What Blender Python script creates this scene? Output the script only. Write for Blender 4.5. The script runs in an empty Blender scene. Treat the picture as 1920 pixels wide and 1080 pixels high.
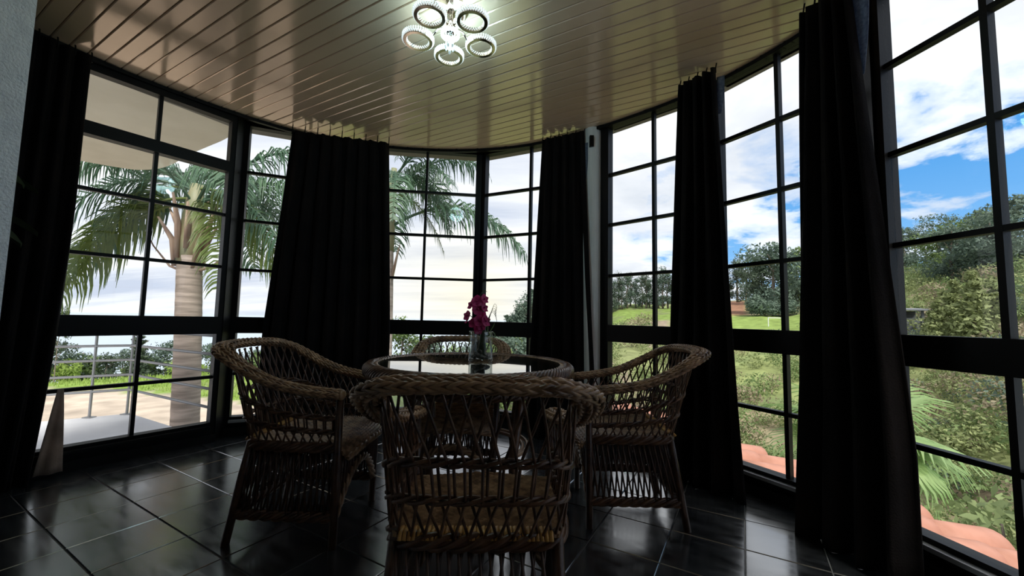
import bpy, bmesh, math, random
from mathutils import Vector, Matrix, noise as mnoise
PI = math.pi
rnd = random.Random(7)
SC = bpy.context.scene
COL = SC.collection

# ------------------------------------------------------------------ camera
H = 0.96
PITCH, ROLL, FPX = math.radians(4.342), math.radians(1.194), 749.2
cam_d = bpy.data.cameras.new('camera')
cam_d.sensor_width = 36.0
cam_d.lens = FPX / 1920 * 36
cam_d.clip_start = 0.02
cam_d.clip_end = 9000
cam = bpy.data.objects.new('camera', cam_d)
COL.objects.link(cam)
c_, s_ = math.cos(PITCH), math.sin(PITCH)
fwd = Vector((0, c_, s_)); up0 = Vector((0, -s_, c_)); rt0 = Vector((1, 0, 0))
cr, sr = math.cos(ROLL), math.sin(ROLL)
rt = cr * rt0 + sr * up0
up = -sr * rt0 + cr * up0
# image right vector / up vector of the rolled camera
M = Matrix((rt, up, -fwd)).transposed().to_4x4()
M.translation = Vector((0, 0, H))
cam.matrix_world = M
SC.camera = cam

# ------------------------------------------------------------------ world, sun, exposure
SC.view_settings.view_transform = 'Standard'
SC.view_settings.look = 'None'
SC.view_settings.exposure = 0.7
SC.view_settings.gamma = 1.0
SC.view_settings.use_curve_mapping = False


def N(nt, typ, **kw):
    n = nt.nodes.new(typ)
    for k, v in kw.items():
        setattr(n, k, v)
    return n


def math_node(nt, op, a, b=None, clamp=False):
    n = N(nt, 'ShaderNodeMath', operation=op, use_clamp=clamp)
    for i, v in enumerate((a, b)):
        if v is None:
            continue
        if isinstance(v, (int, float)):
            n.inputs[i].default_value = v
        else:
            nt.links.new(v, n.inputs[i])
    return n.outputs[0]


def mix_col(nt, fac, a, b):
    n = N(nt, 'ShaderNodeMix', data_type='RGBA')
    for sock, v in ((n.inputs[0], fac), (n.inputs[6], a), (n.inputs[7], b)):
        if isinstance(v, (int, float)):
            sock.default_value = v
        elif isinstance(v, tuple):
            sock.default_value = (*v, 1)
        else:
            nt.links.new(v, sock)
    return n.outputs[2]


def ramp(nt, fac, stops):
    n = N(nt, 'ShaderNodeValToRGB')
    e = n.color_ramp.elements
    while len(e) < len(stops):
        e.new(0.5)
    for el, (p, c) in zip(e, stops):
        el.position = p
        el.color = (c, c, c, 1) if isinstance(c, (int, float)) else (*c, 1)
    nt.links.new(fac, n.inputs[0])
    return n.outputs[0]


def build_world():
    w = bpy.data.worlds.new('sky')
    SC.world = w
    w.use_nodes = True
    nt = w.node_tree
    nt.nodes.clear()
    out = N(nt, 'ShaderNodeOutputWorld')
    bg = N(nt, 'ShaderNodeBackground')
    tc = N(nt, 'ShaderNodeTexCoord')
    sep = N(nt, 'ShaderNodeSeparateXYZ')
    nt.links.new(tc.outputs['Generated'], sep.inputs[0])
    x, y, z = sep.outputs
    zc = math_node(nt, 'MAXIMUM', z, 0.0)
    den = math_node(nt, 'ADD', zc, 0.16)
    cx = math_node(nt, 'DIVIDE', x, den)
    cy = math_node(nt, 'DIVIDE', y, den)
    comb = N(nt, 'ShaderNodeCombineXYZ')
    nt.links.new(cx, comb.inputs[0]); nt.links.new(cy, comb.inputs[1])

    def cloud(scale, detail, off, rough=0.55, sx=1.0, sy=1.0):
        mp = N(nt, 'ShaderNodeMapping')
        mp.inputs['Location'].default_value = off
        mp.inputs['Scale'].default_value = (sx, sy, 1)
        nt.links.new(comb.outputs[0], mp.inputs[0])
        n = N(nt, 'ShaderNodeTexNoise')
        n.inputs['Scale'].default_value = scale
        n.inputs['Detail'].default_value = detail
        n.inputs['Roughness'].default_value = rough
        n.inputs['Distortion'].default_value = 0.25
        nt.links.new(mp.outputs[0], n.inputs['Vector'])
        return n.outputs[0]
    big = cloud(0.55, 2, (3.1, 1.7, 0))
    fine = cloud(2.4, 9, (0.4, 5.2, 0), 0.6)
    # azimuth: how far to the right (the east is clearer)
    hyp = math_node(nt, 'SQRT', math_node(nt, 'ADD', math_node(nt, 'MULTIPLY', x, x), math_node(nt, 'MULTIPLY', y, y)))
    east = math_node(nt, 'DIVIDE', x, math_node(nt, 'MAXIMUM', hyp, 0.001))
    # density = fine + big + bias
    bias = ramp(nt, math_node(nt, 'ADD', math_node(nt, 'MULTIPLY', east, 0.5), 0.5),
                [(0.0, 0.42), (0.55, 0.42), (0.66, 0.16), (0.76, 0.02), (0.90, -0.06), (1.0, -0.06)])
    # overhead and towards the zenith it clouds over again
    hi = ramp(nt, z, [(0.0, 0.0), (0.36, 0.0), (0.52, 0.22), (1.0, 0.28)])
    dens = math_node(nt, 'ADD', math_node(nt, 'ADD', math_node(nt, 'MULTIPLY', fine, 0.75), math_node(nt, 'MULTIPLY', big, 0.45)),
                     math_node(nt, 'ADD', bias, hi))
    cov = ramp(nt, dens, [(0.56, 0.0), (0.62, 0.6), (0.72, 1.0)])
    shade = ramp(nt, cloud(1.1, 6, (7.3, 2.2, 0), 0.6), [(0.3, (0.52, 0.55, 0.62)), (0.5, (0.68, 0.69, 0.74)), (0.66, (0.94, 0.94, 0.94))])
    streak = ramp(nt, cloud(1.0, 7, (1.0, 0.3, 0), 0.6, 0.35, 1.5), [(0.35, (0.47, 0.51, 0.62)), (0.52, (0.68, 0.69, 0.74)), (0.7, (0.92, 0.90, 0.86))])
    west = ramp(nt, math_node(nt, 'ADD', math_node(nt, 'MULTIPLY', east, 0.5), 0.5), [(0.5, 1.0), (0.66, 0.0)])
    ccol = mix_col(nt, west, shade, streak)
    blue = ramp(nt, z, [(0.0, (0.42, 0.56, 0.72)), (0.10, (0.20, 0.42, 0.72)), (0.32, (0.065, 0.27, 0.62)), (1.0, (0.04, 0.17, 0.48))])
    sky = mix_col(nt, cov, blue, ccol)
    # pale warm light low in the west-north-west, straight ahead of the room
    glow_az = ramp(nt, math_node(nt, 'ADD', math_node(nt, 'MULTIPLY', east, 0.5), 0.5), [(0.30, 0.0), (0.46, 1.0), (0.56, 0.0)])
    glow_el = ramp(nt, z, [(0.0, 1.0), (0.10, 0.75), (0.24, 0.0)])
    front = math_node(nt, 'GREATER_THAN', y, 0.0)
    g = math_node(nt, 'MULTIPLY', math_node(nt, 'MULTIPLY', glow_az, glow_el), math_node(nt, 'MULTIPLY', front, 0.55))
    sky = mix_col(nt, g, sky, (0.92, 0.78, 0.46))
    # sea haze under the horizon
    hz = ramp(nt, z, [(0.0, 1.0), (0.03, 0.0)])
    sky = mix_col(nt, math_node(nt, 'MULTIPLY', hz, 0.4), sky, (0.66, 0.69, 0.75))
    nt.links.new(sky, bg.inputs[0])
    bg.inputs[1].default_value = 0.92
    nt.links.new(bg.outputs[0], out.inputs[0])


build_world()
sun_d = bpy.data.lights.new('sun', 'SUN')
sun_d.energy = 3.2
sun_d.angle = math.radians(12)
sun_d.color = (1.0, 0.95, 0.86)
sun = bpy.data.objects.new('sun', sun_d)
COL.objects.link(sun)
# the sun stands high behind the house, to the right
sun_dir = Vector((math.sin(math.radians(158)) * math.cos(math.radians(52)), math.cos(math.radians(158)) * math.cos(math.radians(52)), math.sin(math.radians(52))))
sun.rotation_euler = sun_dir.to_track_quat('Z', 'Y').to_euler()

# ------------------------------------------------------------------ materials
MATS = {}


def mat(name, col, rough=0.5, metallic=0.0, spec=0.5, col2=None, nscale=8.0, bump=0.0, bscale=60.0, stretch=(1, 1, 1), coat=0.0,
        transl=0.0, ramp_pos=(0.35, 0.65), emit=None, estr=0.0, sheen=0.0):
    if name in MATS:
        return MATS[name]
    m = bpy.data.materials.new(name)
    m.use_nodes = True
    nt = m.node_tree
    b = nt.nodes['Principled BSDF']
    b.inputs['Base Color'].default_value = (*col, 1)
    b.inputs['Roughness'].default_value = rough
    b.inputs['Metallic'].default_value = metallic
    b.inputs['Specular IOR Level'].default_value = spec
    b.inputs['Coat Weight'].default_value = coat
    b.inputs['Sheen Weight'].default_value = sheen
    if emit:
        b.inputs['Emission Color'].default_value = (*emit, 1)
        b.inputs['Emission Strength'].default_value = estr
    tc = None
    if col2 or bump:
        tc = N(nt, 'ShaderNodeTexCoord')
        mp = N(nt, 'ShaderNodeMapping')
        mp.inputs['Scale'].default_value = stretch
        nt.links.new(tc.outputs['Object'], mp.inputs[0])
    if col2:
        n = N(nt, 'ShaderNodeTexNoise')
        n.inputs['Scale'].default_value = nscale
        n.inputs['Detail'].default_value = 5
        nt.links.new(mp.outputs[0], n.inputs['Vector'])
        f = ramp(nt, n.outputs[0], [(ramp_pos[0], 0.0), (ramp_pos[1], 1.0)])
        nt.links.new(mix_col(nt, f, col, col2), b.inputs['Base Color'])
    if bump:
        n = N(nt, 'ShaderNodeTexNoise')
        n.inputs['Scale'].default_value = bscale
        n.inputs['Detail'].default_value = 4
        nt.links.new(mp.outputs[0], n.inputs['Vector'])
        bp = N(nt, 'ShaderNodeBump')
        bp.inputs['Strength'].default_value = bump
        bp.inputs['Distance'].default_value = 0.01
        nt.links.new(n.outputs[0], bp.inputs['Height'])
        nt.links.new(bp.outputs[0], b.inputs['Normal'])
    if transl:
        out = nt.nodes['Material Output']
        t = N(nt, 'ShaderNodeBsdfTranslucent')
        src = b.inputs['Base Color']
        if src.is_linked:
            nt.links.new(src.links[0].from_socket, t.inputs[0])
        else:
            t.inputs[0].default_value = (*col, 1)
        mx = N(nt, 'ShaderNodeMixShader')
        mx.inputs[0].default_value = transl
        nt.links.new(b.outputs[0], mx.inputs[1]); nt.links.new(t.outputs[0], mx.inputs[2])
        nt.links.new(mx.outputs[0], out.inputs[0])
    MATS[name] = m
    return m


def glass_mat(name, base=0.04, edge=0.75, rough=0.0, tint=(0.97, 0.985, 0.98), power=5.0):
    m = bpy.data.materials.new(name)
    m.use_nodes = True
    nt = m.node_tree
    nt.nodes.clear()
    out = N(nt, 'ShaderNodeOutputMaterial')
    t = N(nt, 'ShaderNodeBsdfTransparent'); t.inputs[0].default_value = (*tint, 1)
    g = N(nt, 'ShaderNodeBsdfGlossy'); g.inputs['Roughness'].default_value = rough
    lw = N(nt, 'ShaderNodeLayerWeight'); lw.inputs[0].default_value = 0.5
    p5 = math_node(nt, 'POWER', lw.outputs['Facing'], power)
    f = math_node(nt, 'ADD', math_node(nt, 'MULTIPLY', p5, edge), base)
    mx = N(nt, 'ShaderNodeMixShader')
    nt.links.new(f, mx.inputs[0]); nt.links.new(t.outputs[0], mx.inputs[1]); nt.links.new(g.outputs[0], mx.inputs[2])
    nt.links.new(mx.outputs[0], out.inputs[0])
    MATS[name] = m
    return m


m_pane = glass_mat('window_glass', 0.012, 0.5)
m_vglass = glass_mat('vase_glass', 0.10, 0.8, tint=(0.95, 0.97, 0.96))
m_tglass = glass_mat('table_glass', 0.06, 0.94, 0.02, (0.80, 0.85, 0.82), 2.6)
m_frame = mat('black_painted_frame', (0.006, 0.0055, 0.0055), 0.45, spec=0.18, bump=0.05, bscale=90)
m_alu = mat('aluminium_sill', (0.62, 0.64, 0.66), 0.3, metallic=0.8)
m_plank = mat('glossy_ceiling_plank', (0.84, 0.66, 0.49), 0.15, spec=0.5, col2=(0.77, 0.60, 0.44), nscale=3, bump=0.04, bscale=14)
m_plank.node_tree.nodes['Principled BSDF'].inputs['IOR'].default_value = 2.8
m_plank.node_tree.nodes['Principled BSDF'].inputs['Specular Tint'].default_value = (1.0, 0.81, 0.67, 1)
m_ceil = mat('ceiling_void', (0.20, 0.19, 0.17), 0.8)
m_plaster = mat('white_plaster', (0.86, 0.87, 0.90), 0.85, spec=0.2, col2=(0.74, 0.75, 0.79), nscale=22, bump=0.6, bscale=150)
m_wall = mat('grey_wall', (0.10, 0.10, 0.10), 0.85, spec=0.2, bump=0.2, bscale=60)
m_pillar = mat('white_pillar_paint', (0.93, 0.92, 0.91), 0.6, col2=(0.86, 0.85, 0.84), nscale=4)
m_grout = mat('pale_grout', (0.22, 0.22, 0.22), 0.7, col2=(0.05, 0.05, 0.055), nscale=2.0)
m_curtain = mat('black_curtain_cloth', (0.0075, 0.0062, 0.0065), 0.85, spec=0.12, col2=(0.013, 0.0100, 0.0095), nscale=5, bump=0.3, bscale=160, sheen=0.0)
m_lining = mat('beige_curtain_lining', (0.46, 0.35, 0.29), 0.8, col2=(0.27, 0.20, 0.165), nscale=7, bump=0.2, bscale=90, transl=0.35)
m_header_lining = mat('bluish_lit_lining', (0.30, 0.36, 0.48), 0.55, col2=(0.16, 0.20, 0.30), nscale=90, transl=0.45)  # the bluish light on the folded lining is in this colour


def wicker(name, a, b, c):
    m = bpy.data.materials.new(name)
    m.use_nodes = True
    nt = m.node_tree
    bs = nt.nodes['Principled BSDF']
    tc = N(nt, 'ShaderNodeTexCoord')
    n = N(nt, 'ShaderNodeTexNoise'); n.inputs['Scale'].default_value = 26; n.inputs['Detail'].default_value = 4
    nt.links.new(tc.outputs['Object'], n.inputs['Vector'])
    r = N(nt, 'ShaderNodeValToRGB')
    e = r.color_ramp.elements
    e[0].position = 0.32; e[0].color = (*a, 1)
    e[1].position = 0.70; e[1].color = (*c, 1)
    k = e.new(0.5); k.color = (*b, 1)
    nt.links.new(n.outputs[0], r.inputs[0]); nt.links.new(r.outputs[0], bs.inputs['Base Color'])
    bs.inputs['Roughness'].default_value = 0.34
    bs.inputs['Specular IOR Level'].default_value = 0.45
    n2 = N(nt, 'ShaderNodeTexNoise'); n2.inputs['Scale'].default_value = 220
    nt.links.new(tc.outputs['Object'], n2.inputs['Vector'])
    bp = N(nt, 'ShaderNodeBump'); bp.inputs['Strength'].default_value = 0.35; bp.inputs['Distance'].default_value = 0.002
    nt.links.new(n2.outputs[0], bp.inputs['Height']); nt.links.new(bp.outputs[0], bs.inputs['Normal'])
    MATS[name] = m
    return m


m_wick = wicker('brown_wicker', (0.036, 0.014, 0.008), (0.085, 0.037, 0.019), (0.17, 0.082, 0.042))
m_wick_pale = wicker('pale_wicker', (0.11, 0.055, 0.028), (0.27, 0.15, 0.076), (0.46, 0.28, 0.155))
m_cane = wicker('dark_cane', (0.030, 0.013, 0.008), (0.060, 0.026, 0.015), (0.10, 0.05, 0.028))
m_gold = wicker('golden_cane', (0.30, 0.13, 0.035), (0.50, 0.25, 0.06), (0.66, 0.38, 0.11))
m_ring = wicker('light_cane', (0.25, 0.14, 0.08), (0.42, 0.27, 0.16), (0.55, 0.38, 0.25))


def floor_mat():
    m = bpy.data.materials.new('dark_slate_tile')
    m.use_nodes = True
    nt = m.node_tree
    b = nt.nodes['Principled BSDF']
    tc = N(nt, 'ShaderNodeTexCoord')
    oi = N(nt, 'ShaderNodeObjectInfo')
    ad = N(nt, 'ShaderNodeVectorMath', operation='ADD')
    nt.links.new(tc.outputs['Object'], ad.inputs[0])
    mp = N(nt, 'ShaderNodeMapping'); mp.inputs['Scale'].default_value = (3.2, 14, 1)
    cb = N(nt, 'ShaderNodeCombineXYZ')
    nt.links.new(math_node(nt, 'MULTIPLY', oi.outputs['Random'], 37.0), cb.inputs[0])
    nt.links.new(math_node(nt, 'MULTIPLY', oi.outputs['Random'], 91.0), cb.inputs[1])
    nt.links.new(cb.outputs[0], ad.inputs[1]); nt.links.new(ad.outputs[0], mp.inputs[0])
    n = N(nt, 'ShaderNodeTexNoise'); n.inputs['Scale'].default_value = 1.6; n.inputs['Detail'].default_value = 8; n.inputs['Roughness'].default_value = 0.6; n.inputs['Distortion'].default_value = 0.25
    nt.links.new(mp.outputs[0], n.inputs['Vector'])
    f = ramp(nt, n.outputs[0], [(0.36, 0.0), (0.66, 1.0)])
    nt.links.new(mix_col(nt, f, (0.011, 0.012, 0.014), (0.038, 0.042, 0.048)), b.inputs['Base Color'])
    rr = ramp(nt, n.outputs[0], [(0.35, 0.15), (0.65, 0.23)])
    nt.links.new(rr, b.inputs['Roughness'])
    b.inputs['IOR'].default_value = 4.0
    bp = N(nt, 'ShaderNodeBump'); bp.inputs['Strength'].default_value = 0.02; bp.inputs['Distance'].default_value = 0.002
    nt.links.new(n.outputs[0], bp.inputs['Height']); nt.links.new(bp.outputs[0], b.inputs['Normal'])
    MATS['tile'] = m
    return m


m_tile = floor_mat()
m_chrome = mat('bronze_chrome', (0.72, 0.62, 0.55), 0.08, metallic=1.0)
m_crystal = mat('lit_crystal', (0.9, 0.95, 0.95), 0.1, emit=(0.82, 0.96, 1.0), estr=0.42)
m_crystal2 = mat('clear_crystal', (0.85, 0.9, 0.9), 0.06, spec=0.8, emit=(0.82, 0.96, 1.0), estr=0.12)
m_magenta = mat('magenta_petal', (0.42, 0.018, 0.13), 0.55, col2=(0.60, 0.05, 0.22), nscale=30, transl=0.35)
m_stem = mat('dark_green_stem', (0.02, 0.035, 0.015), 0.5)
m_blade = mat('grass_green_blade', (0.10, 0.17, 0.06), 0.5, transl=0.3)
m_pebble = mat('dark_pebble', (0.018, 0.017, 0.016), 0.35, col2=(0.05, 0.045, 0.04), nscale=40)
m_terr = mat('white_terrace_tile', (0.72, 0.72, 0.76), 0.55, col2=(0.64, 0.64, 0.69), nscale=5)
m_rail = mat('grey_steel', (0.33, 0.33, 0.34), 0.4, metallic=0.7)
m_soffit = mat('cream_render', (0.66, 0.61, 0.52), 0.85, col2=(0.60, 0.55, 0.46), nscale=3)
m_clay = mat('terracotta', (0.52, 0.25, 0.18), 0.65, col2=(0.42, 0.185, 0.125), nscale=7, bump=0.15, bscale=40)
m_trunk = mat('ringed_palm_trunk', (0.40, 0.33, 0.29), 0.9, col2=(0.22, 0.18, 0.155), nscale=3.0, stretch=(0.6, 0.6, 6), bump=0.6, bscale=5)
m_bark = mat('tree_bark', (0.16, 0.125, 0.10), 0.9, col2=(0.24, 0.20, 0.17), nscale=4)
m_shaft = mat('green_crownshaft', (0.17, 0.24, 0.15), 0.55, col2=(0.28, 0.22, 0.12), nscale=2.0, stretch=(1, 1, .4))
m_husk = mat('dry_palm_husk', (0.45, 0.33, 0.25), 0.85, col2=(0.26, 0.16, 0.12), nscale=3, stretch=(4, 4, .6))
m_frond = mat('palm_leaf', (0.055, 0.115, 0.075), 0.5, col2=(0.10, 0.18, 0.10), nscale=2, transl=0.3)
m_frond_y = mat('yellow_green_palm_leaf', (0.20, 0.26, 0.07), 0.5, col2=(0.13, 0.19, 0.06), nscale=2, transl=0.4)
m_fan = mat('fan_palm_leaf', (0.16, 0.28, 0.08), 0.45, col2=(0.32, 0.44, 0.18), nscale=3, transl=0.35)


def leaf(name, a, b, tr=0.3):
    return mat(name, a, 0.65, col2=b, nscale=0.9, transl=tr, spec=0.25)


m_leaf_dark = leaf('hazed_dark_leaves', (0.060, 0.085, 0.058), (0.11, 0.145, 0.095))  # greyed and lightened: distance haze is mixed into the leaf colour
m_leaf_blue = leaf('hazed_blue_green_leaves', (0.10, 0.145, 0.115), (0.16, 0.215, 0.16))  # paled as well, with the haze put into the colour
m_leaf_mid = leaf('mid_green_leaves', (0.12, 0.18, 0.065), (0.21, 0.28, 0.11))
m_leaf_olive = leaf('olive_leaves', (0.20, 0.235, 0.10), (0.32, 0.36, 0.16))
m_leaf_pale = leaf('pale_green_leaves', (0.24, 0.30, 0.13), (0.34, 0.40, 0.20))
m_leaf_lime = leaf('lime_leaves', (0.24, 0.34, 0.07), (0.34, 0.44, 0.12))
m_leaf_dry = leaf('dry_scrub', (0.22, 0.18, 0.12), (0.32, 0.27, 0.18))
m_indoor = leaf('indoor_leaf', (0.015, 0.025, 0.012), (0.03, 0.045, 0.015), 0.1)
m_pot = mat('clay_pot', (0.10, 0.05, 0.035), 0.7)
m_shed = mat('grey_shed_board', (0.10, 0.11, 0.12), 0.8)
m_shedroof = mat('pale_shed_roof', (0.16, 0.17, 0.19), 0.6)
m_white = mat('white_metal', (0.75, 0.75, 0.75), 0.5)
m_sea = mat('hazy_sea', (0.40, 0.47, 0.55), 0.35)

# ------------------------------------------------------------------ mesh helpers


class MB:
    def __init__(self):
        self.v, self.f = [], []

    def add(self, vs, fs):
        o = len(self.v)
        self.v += [tuple(p) for p in vs]
        self.f += [tuple(i + o for i in f) for f in fs]

    def hull8(self, b, t):  # prism between two 4-gons (lists of points)
        n = len(b)
        self.add(list(b) + list(t), [tuple(range(n - 1, -1, -1)), tuple(range(n, 2 * n))] + [(i, (i + 1) % n, n + (i + 1) % n, n + i) for i in range(n)])

    def prism(self, poly, z0, z1):
        self.hull8([(p[0], p[1], z0) for p in poly], [(p[0], p[1], z1) for p in poly])

    def box(self, x0, x1, y0, y1, z0, z1):
        self.prism([(x0, y0), (x1, y0), (x1, y1), (x0, y1)], z0, z1)

    def bar(self, a, b, w, d, nrm):  # box along a->b, w across, d along nrm
        a, b, n = Vector(a), Vector(b), Vector(nrm).normalized()
        t = (b - a).normalized(); s = t.cross(n).normalized() * w / 2; n = n * d / 2
        q = [-s - n, s - n, s + n, -s + n]
        self.hull8([a + k for k in q], [b + k for k in q])

    def tube(self, pts, r, seg=6, closed=False, cap=True, ell=None, ref=None):
        pts = [Vector(p) for p in pts]
        n = len(pts)
        rr = r if isinstance(r, (list, tuple)) else [r] * n
        vs = []
        prev = None
        for i, p in enumerate(pts):
            if closed:
                t = pts[(i + 1) % n] - pts[i - 1]
            else:
                t = pts[min(i + 1, n - 1)] - pts[max(i - 1, 0)]
            t = t.normalized() if t.length > 1e-9 else Vector((0, 0, 1))
            if prev is None:
                rf = Vector(ref) if ref else (Vector((0, 0, 1)) if abs(t.z) < 0.9 else Vector((1, 0, 0)))
                s = t.cross(rf).normalized()
            else:
                s = (prev - t * prev.dot(t)).normalized()
            prev = s
            u = s.cross(t)
            ea, eb = ell if ell else (1, 1)
            for k in range(seg):
                a = 2 * PI * k / seg
                vs.append(p + (s * math.cos(a) * ea + u * math.sin(a) * eb) * rr[i])
        fs = []
        m = n if closed else n - 1
        for i in range(m):
            for k in range(seg):
                a, b = i * seg + k, i * seg + (k + 1) % seg
                c, d = ((i + 1) % n) * seg + (k + 1) % seg, ((i + 1) % n) * seg + k
                fs.append((a, b, c, d))
        if cap and not closed:
            fs.append(tuple(range(seg - 1, -1, -1)))
            fs.append(tuple((n - 1) * seg + k for k in range(seg)))
        self.add(vs, fs)

    def lathe(self, prof, c=(0, 0, 0), seg=24, cap=True):
        vs, fs = [], []
        for (r, z) in prof:
            for k in range(seg):
                a = 2 * PI * k / seg
                vs.append((c[0] + r * math.cos(a), c[1] + r * math.sin(a), c[2] + z))
        for i in range(len(prof) - 1):
            for k in range(seg):
                k2 = (k + 1) % seg
                fs.append((i * seg + k, i * seg + k2, (i + 1) * seg + k2, (i + 1) * seg + k))
        if cap:
            fs.append(tuple(range(seg - 1, -1, -1)))
            fs.append(tuple((len(prof) - 1) * seg + k for k in range(seg)))
        self.add(vs, fs)

    def blob(self, c, r, sq=(1, 1, 1), seg=8, rings=5, jit=0.0):
        prof = []
        vs, fs = [], []
        for i in range(rings + 1):
            th = PI * i / rings
            for k in range(seg):
                a = 2 * PI * k / seg
                j = 1 + rnd.uniform(-jit, jit)
                vs.append((c[0] + r * sq[0] * math.sin(th) * math.cos(a) * j, c[1] + r * sq[1] * math.sin(th) * math.sin(a) * j, c[2] + r * sq[2] * math.cos(th) * j))
        for i in range(rings):
            for k in range(seg):
                k2 = (k + 1) % seg
                fs.append((i * seg + k, (i + 1) * seg + k, (i + 1) * seg + k2, i * seg + k2))
        self.add(vs, fs)

    def mesh(self, name, material, smooth=False):
        me = bpy.data.meshes.new(name)
        me.from_pydata(self.v, [], self.f)
        me.materials.append(material)
        if smooth:
            me.polygons.foreach_set('use_smooth', [True] * len(me.polygons))
        me.update()
        return me

    def build(self, name, material, parent=None, smooth=False, kind=None, label=None):
        return put(name, self.mesh(name, material, smooth), parent, kind, label)


def put(name, me, parent=None, kind=None, label=None):
    o = bpy.data.objects.new(name, me)
    COL.objects.link(o)
    if parent:
        o.parent = parent
    if kind:
        o['kind'] = kind
    if label:
        o['label'] = label
    return o


def thing(name, label, cat, loc=(0, 0, 0), rz=0.0, group=None):
    o = bpy.data.objects.new(name, None)
    o.empty_display_size = 0.1
    COL.objects.link(o)
    o.location = loc
    o.rotation_euler = (0, 0, rz)
    o['label'] = label
    o['category'] = cat
    if group:
        o['group'] = group
    return o


def tag(o, label, cat, group=None, kind=None):
    o['label'] = label
    o['category'] = cat
    if group:
        o['group'] = group
    if kind:
        o['kind'] = kind
    return o


def struct(name, label=None):
    o = bpy.data.objects.new(name, None)
    COL.objects.link(o)
    o['kind'] = 'structure'
    if label:
        o['label'] = label
    return o


def stag(o, label=None):
    o['kind'] = 'structure'
    if label:
        o['label'] = label
    return o


def dup(root, loc, rz, label=None, scale=None):
    r = root.copy(); COL.objects.link(r)
    r.location = loc; r.rotation_euler = (0, 0, rz)
    if scale:
        r.scale = scale
    if label:
        r['label'] = label
    for ch in list(root.children):
        c = ch.copy(); COL.objects.link(c); c.parent = r
        for g in list(ch.children):
            d = g.copy(); COL.objects.link(d); d.parent = c
    return r


def catmull(P, n=8, closed=False):
    P = [Vector(p) for p in P]
    out = []
    m = len(P)
    rng = range(m if closed else m - 1)
    for i in rng:
        if closed:
            p0, p1, p2, p3 = P[i - 1], P[i], P[(i + 1) % m], P[(i + 2) % m]
        else:
            p1, p2 = P[i], P[i + 1]
            p0 = P[i - 1] if i > 0 else p1 * 2 - p2
            p3 = P[i + 2] if i + 2 < m else p2 * 2 - p1
        for k in range(n):
            t = k / n
            out.append(0.5 * ((2 * p1) + (p2 - p0) * t + (2 * p0 - 5 * p1 + 4 * p2 - p3) * t * t + (3 * p1 - p0 - 3 * p2 + p3) * t ** 3))
    if not closed:
        out.append(P[-1])
    return out


def resample(pts, step, closed=False):
    pts = [Vector(p) for p in pts]
    if closed:
        pts = pts + [pts[0]]
    L = [0.0]
    for a, b in zip(pts, pts[1:]):
        L.append(L[-1] + (b - a).length)
    n = max(2, int(round(L[-1] / step)))
    out, j = [], 0
    for i in range(n if closed else n + 1):
        d = L[-1] * i / n
        while j < len(pts) - 2 and L[j + 1] < d:
            j += 1
        t = (d - L[j]) / max(1e-9, L[j + 1] - L[j])
        out.append(pts[j].lerp(pts[j + 1], t))
    return out, L[-1]


def rope(mb, path, strands, a, b, r, turns_per_m, step=0.012, closed=False, seg=5, core=True, tilt=0.0):
    """strands laid helically round a path; cross-section a (sideways) by b (upwards)"""
    pts, L = resample(path, step, closed)
    n = len(pts)
    turns = turns_per_m * L
    if closed:
        turns = round(turns * strands) / strands if strands else turns
    fr = []
    for i in range(n):
        t = (pts[(i + 1) % n] - pts[i - 1]) if closed else (pts[min(i + 1, n - 1)] - pts[max(i - 1, 0)])
        t.normalize()
        s = t.cross(Vector((0, 0, 1)))
        s = s.normalized() if s.length > 1e-4 else Vector((1, 0, 0))
        u = s.cross(t)
        if tilt:
            s, u = s * math.cos(tilt) + u * math.sin(tilt), u * math.cos(tilt) - s * math.sin(tilt)
        fr.append((s, u))
    if closed:
        # each strand joins the next one round: one long tube per cycle; simply close with whole turns
        turns = max(1, round(turns))
    for k in range(strands):
        q = []
        for i in range(n):
            ph = 2 * PI * (k / strands + turns * i / (n if closed else n - 1))
            q.append(pts[i] + fr[i][0] * a * math.cos(ph) + fr[i][1] * b * math.sin(ph))
        mb.tube(q, r, seg, closed=closed)
    if core:
        vs, fs = [], []
        for i in range(n):
            for k in range(8):
                ph = 2 * PI * k / 8
                vs.append(pts[i] + fr[i][0] * a * math.cos(ph) + fr[i][1] * b * math.sin(ph))
        for i in range(n if closed else n - 1):
            for k in range(8):
                k2 = (k + 1) % 8
                i2 = (i + 1) % n
                fs.append((i * 8 + k, i * 8 + k2, i2 * 8 + k2, i2 * 8 + k))
        mb.add(vs, fs)


def hull2(pts):
    pts = sorted(set(pts))

    def half(ps):
        h = []
        for p in ps:
            while len(h) > 1 and (h[-1][0] - h[-2][0]) * (p[1] - h[-2][1]) - (h[-1][1] - h[-2][1]) * (p[0] - h[-2][0]) <= 0:
                h.pop()
            h.append(p)
        return h
    a, b = half(pts), half(pts[::-1])
    return a[:-1] + b[:-1]


def clip(poly, conv):
    out = list(poly)
    n = len(conv)
    for i in range(n):
        a, b = conv[i], conv[(i + 1) % n]
        ins, out = out, []
        if not ins:
            break
        side = lambda p: (b[0] - a[0]) * (p[1] - a[1]) - (b[1] - a[1]) * (p[0] - a[0])
        for j in range(len(ins)):
            p, q = ins[j - 1], ins[j]
            sp, sq = side(p), side(q)
            if sp * sq < 0:
                t = sp / (sp - sq)
                out.append((p[0] + (q[0] - p[0]) * t, p[1] + (q[1] - p[1]) * t))
            if sq >= 0:
                out.append(q)
    return out


def area2(p):
    return abs(sum(p[i - 1][0] * p[i][1] - p[i][0] * p[i - 1][1] for i in range(len(p)))) / 2


# ------------------------------------------------------------------ plan of the bay
SCL = 0.9


def P(x, y):
    return Vector((x * SCL, y * SCL))


def Z(z):
    return 0.96 + SCL * (z - 0.96)


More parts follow.
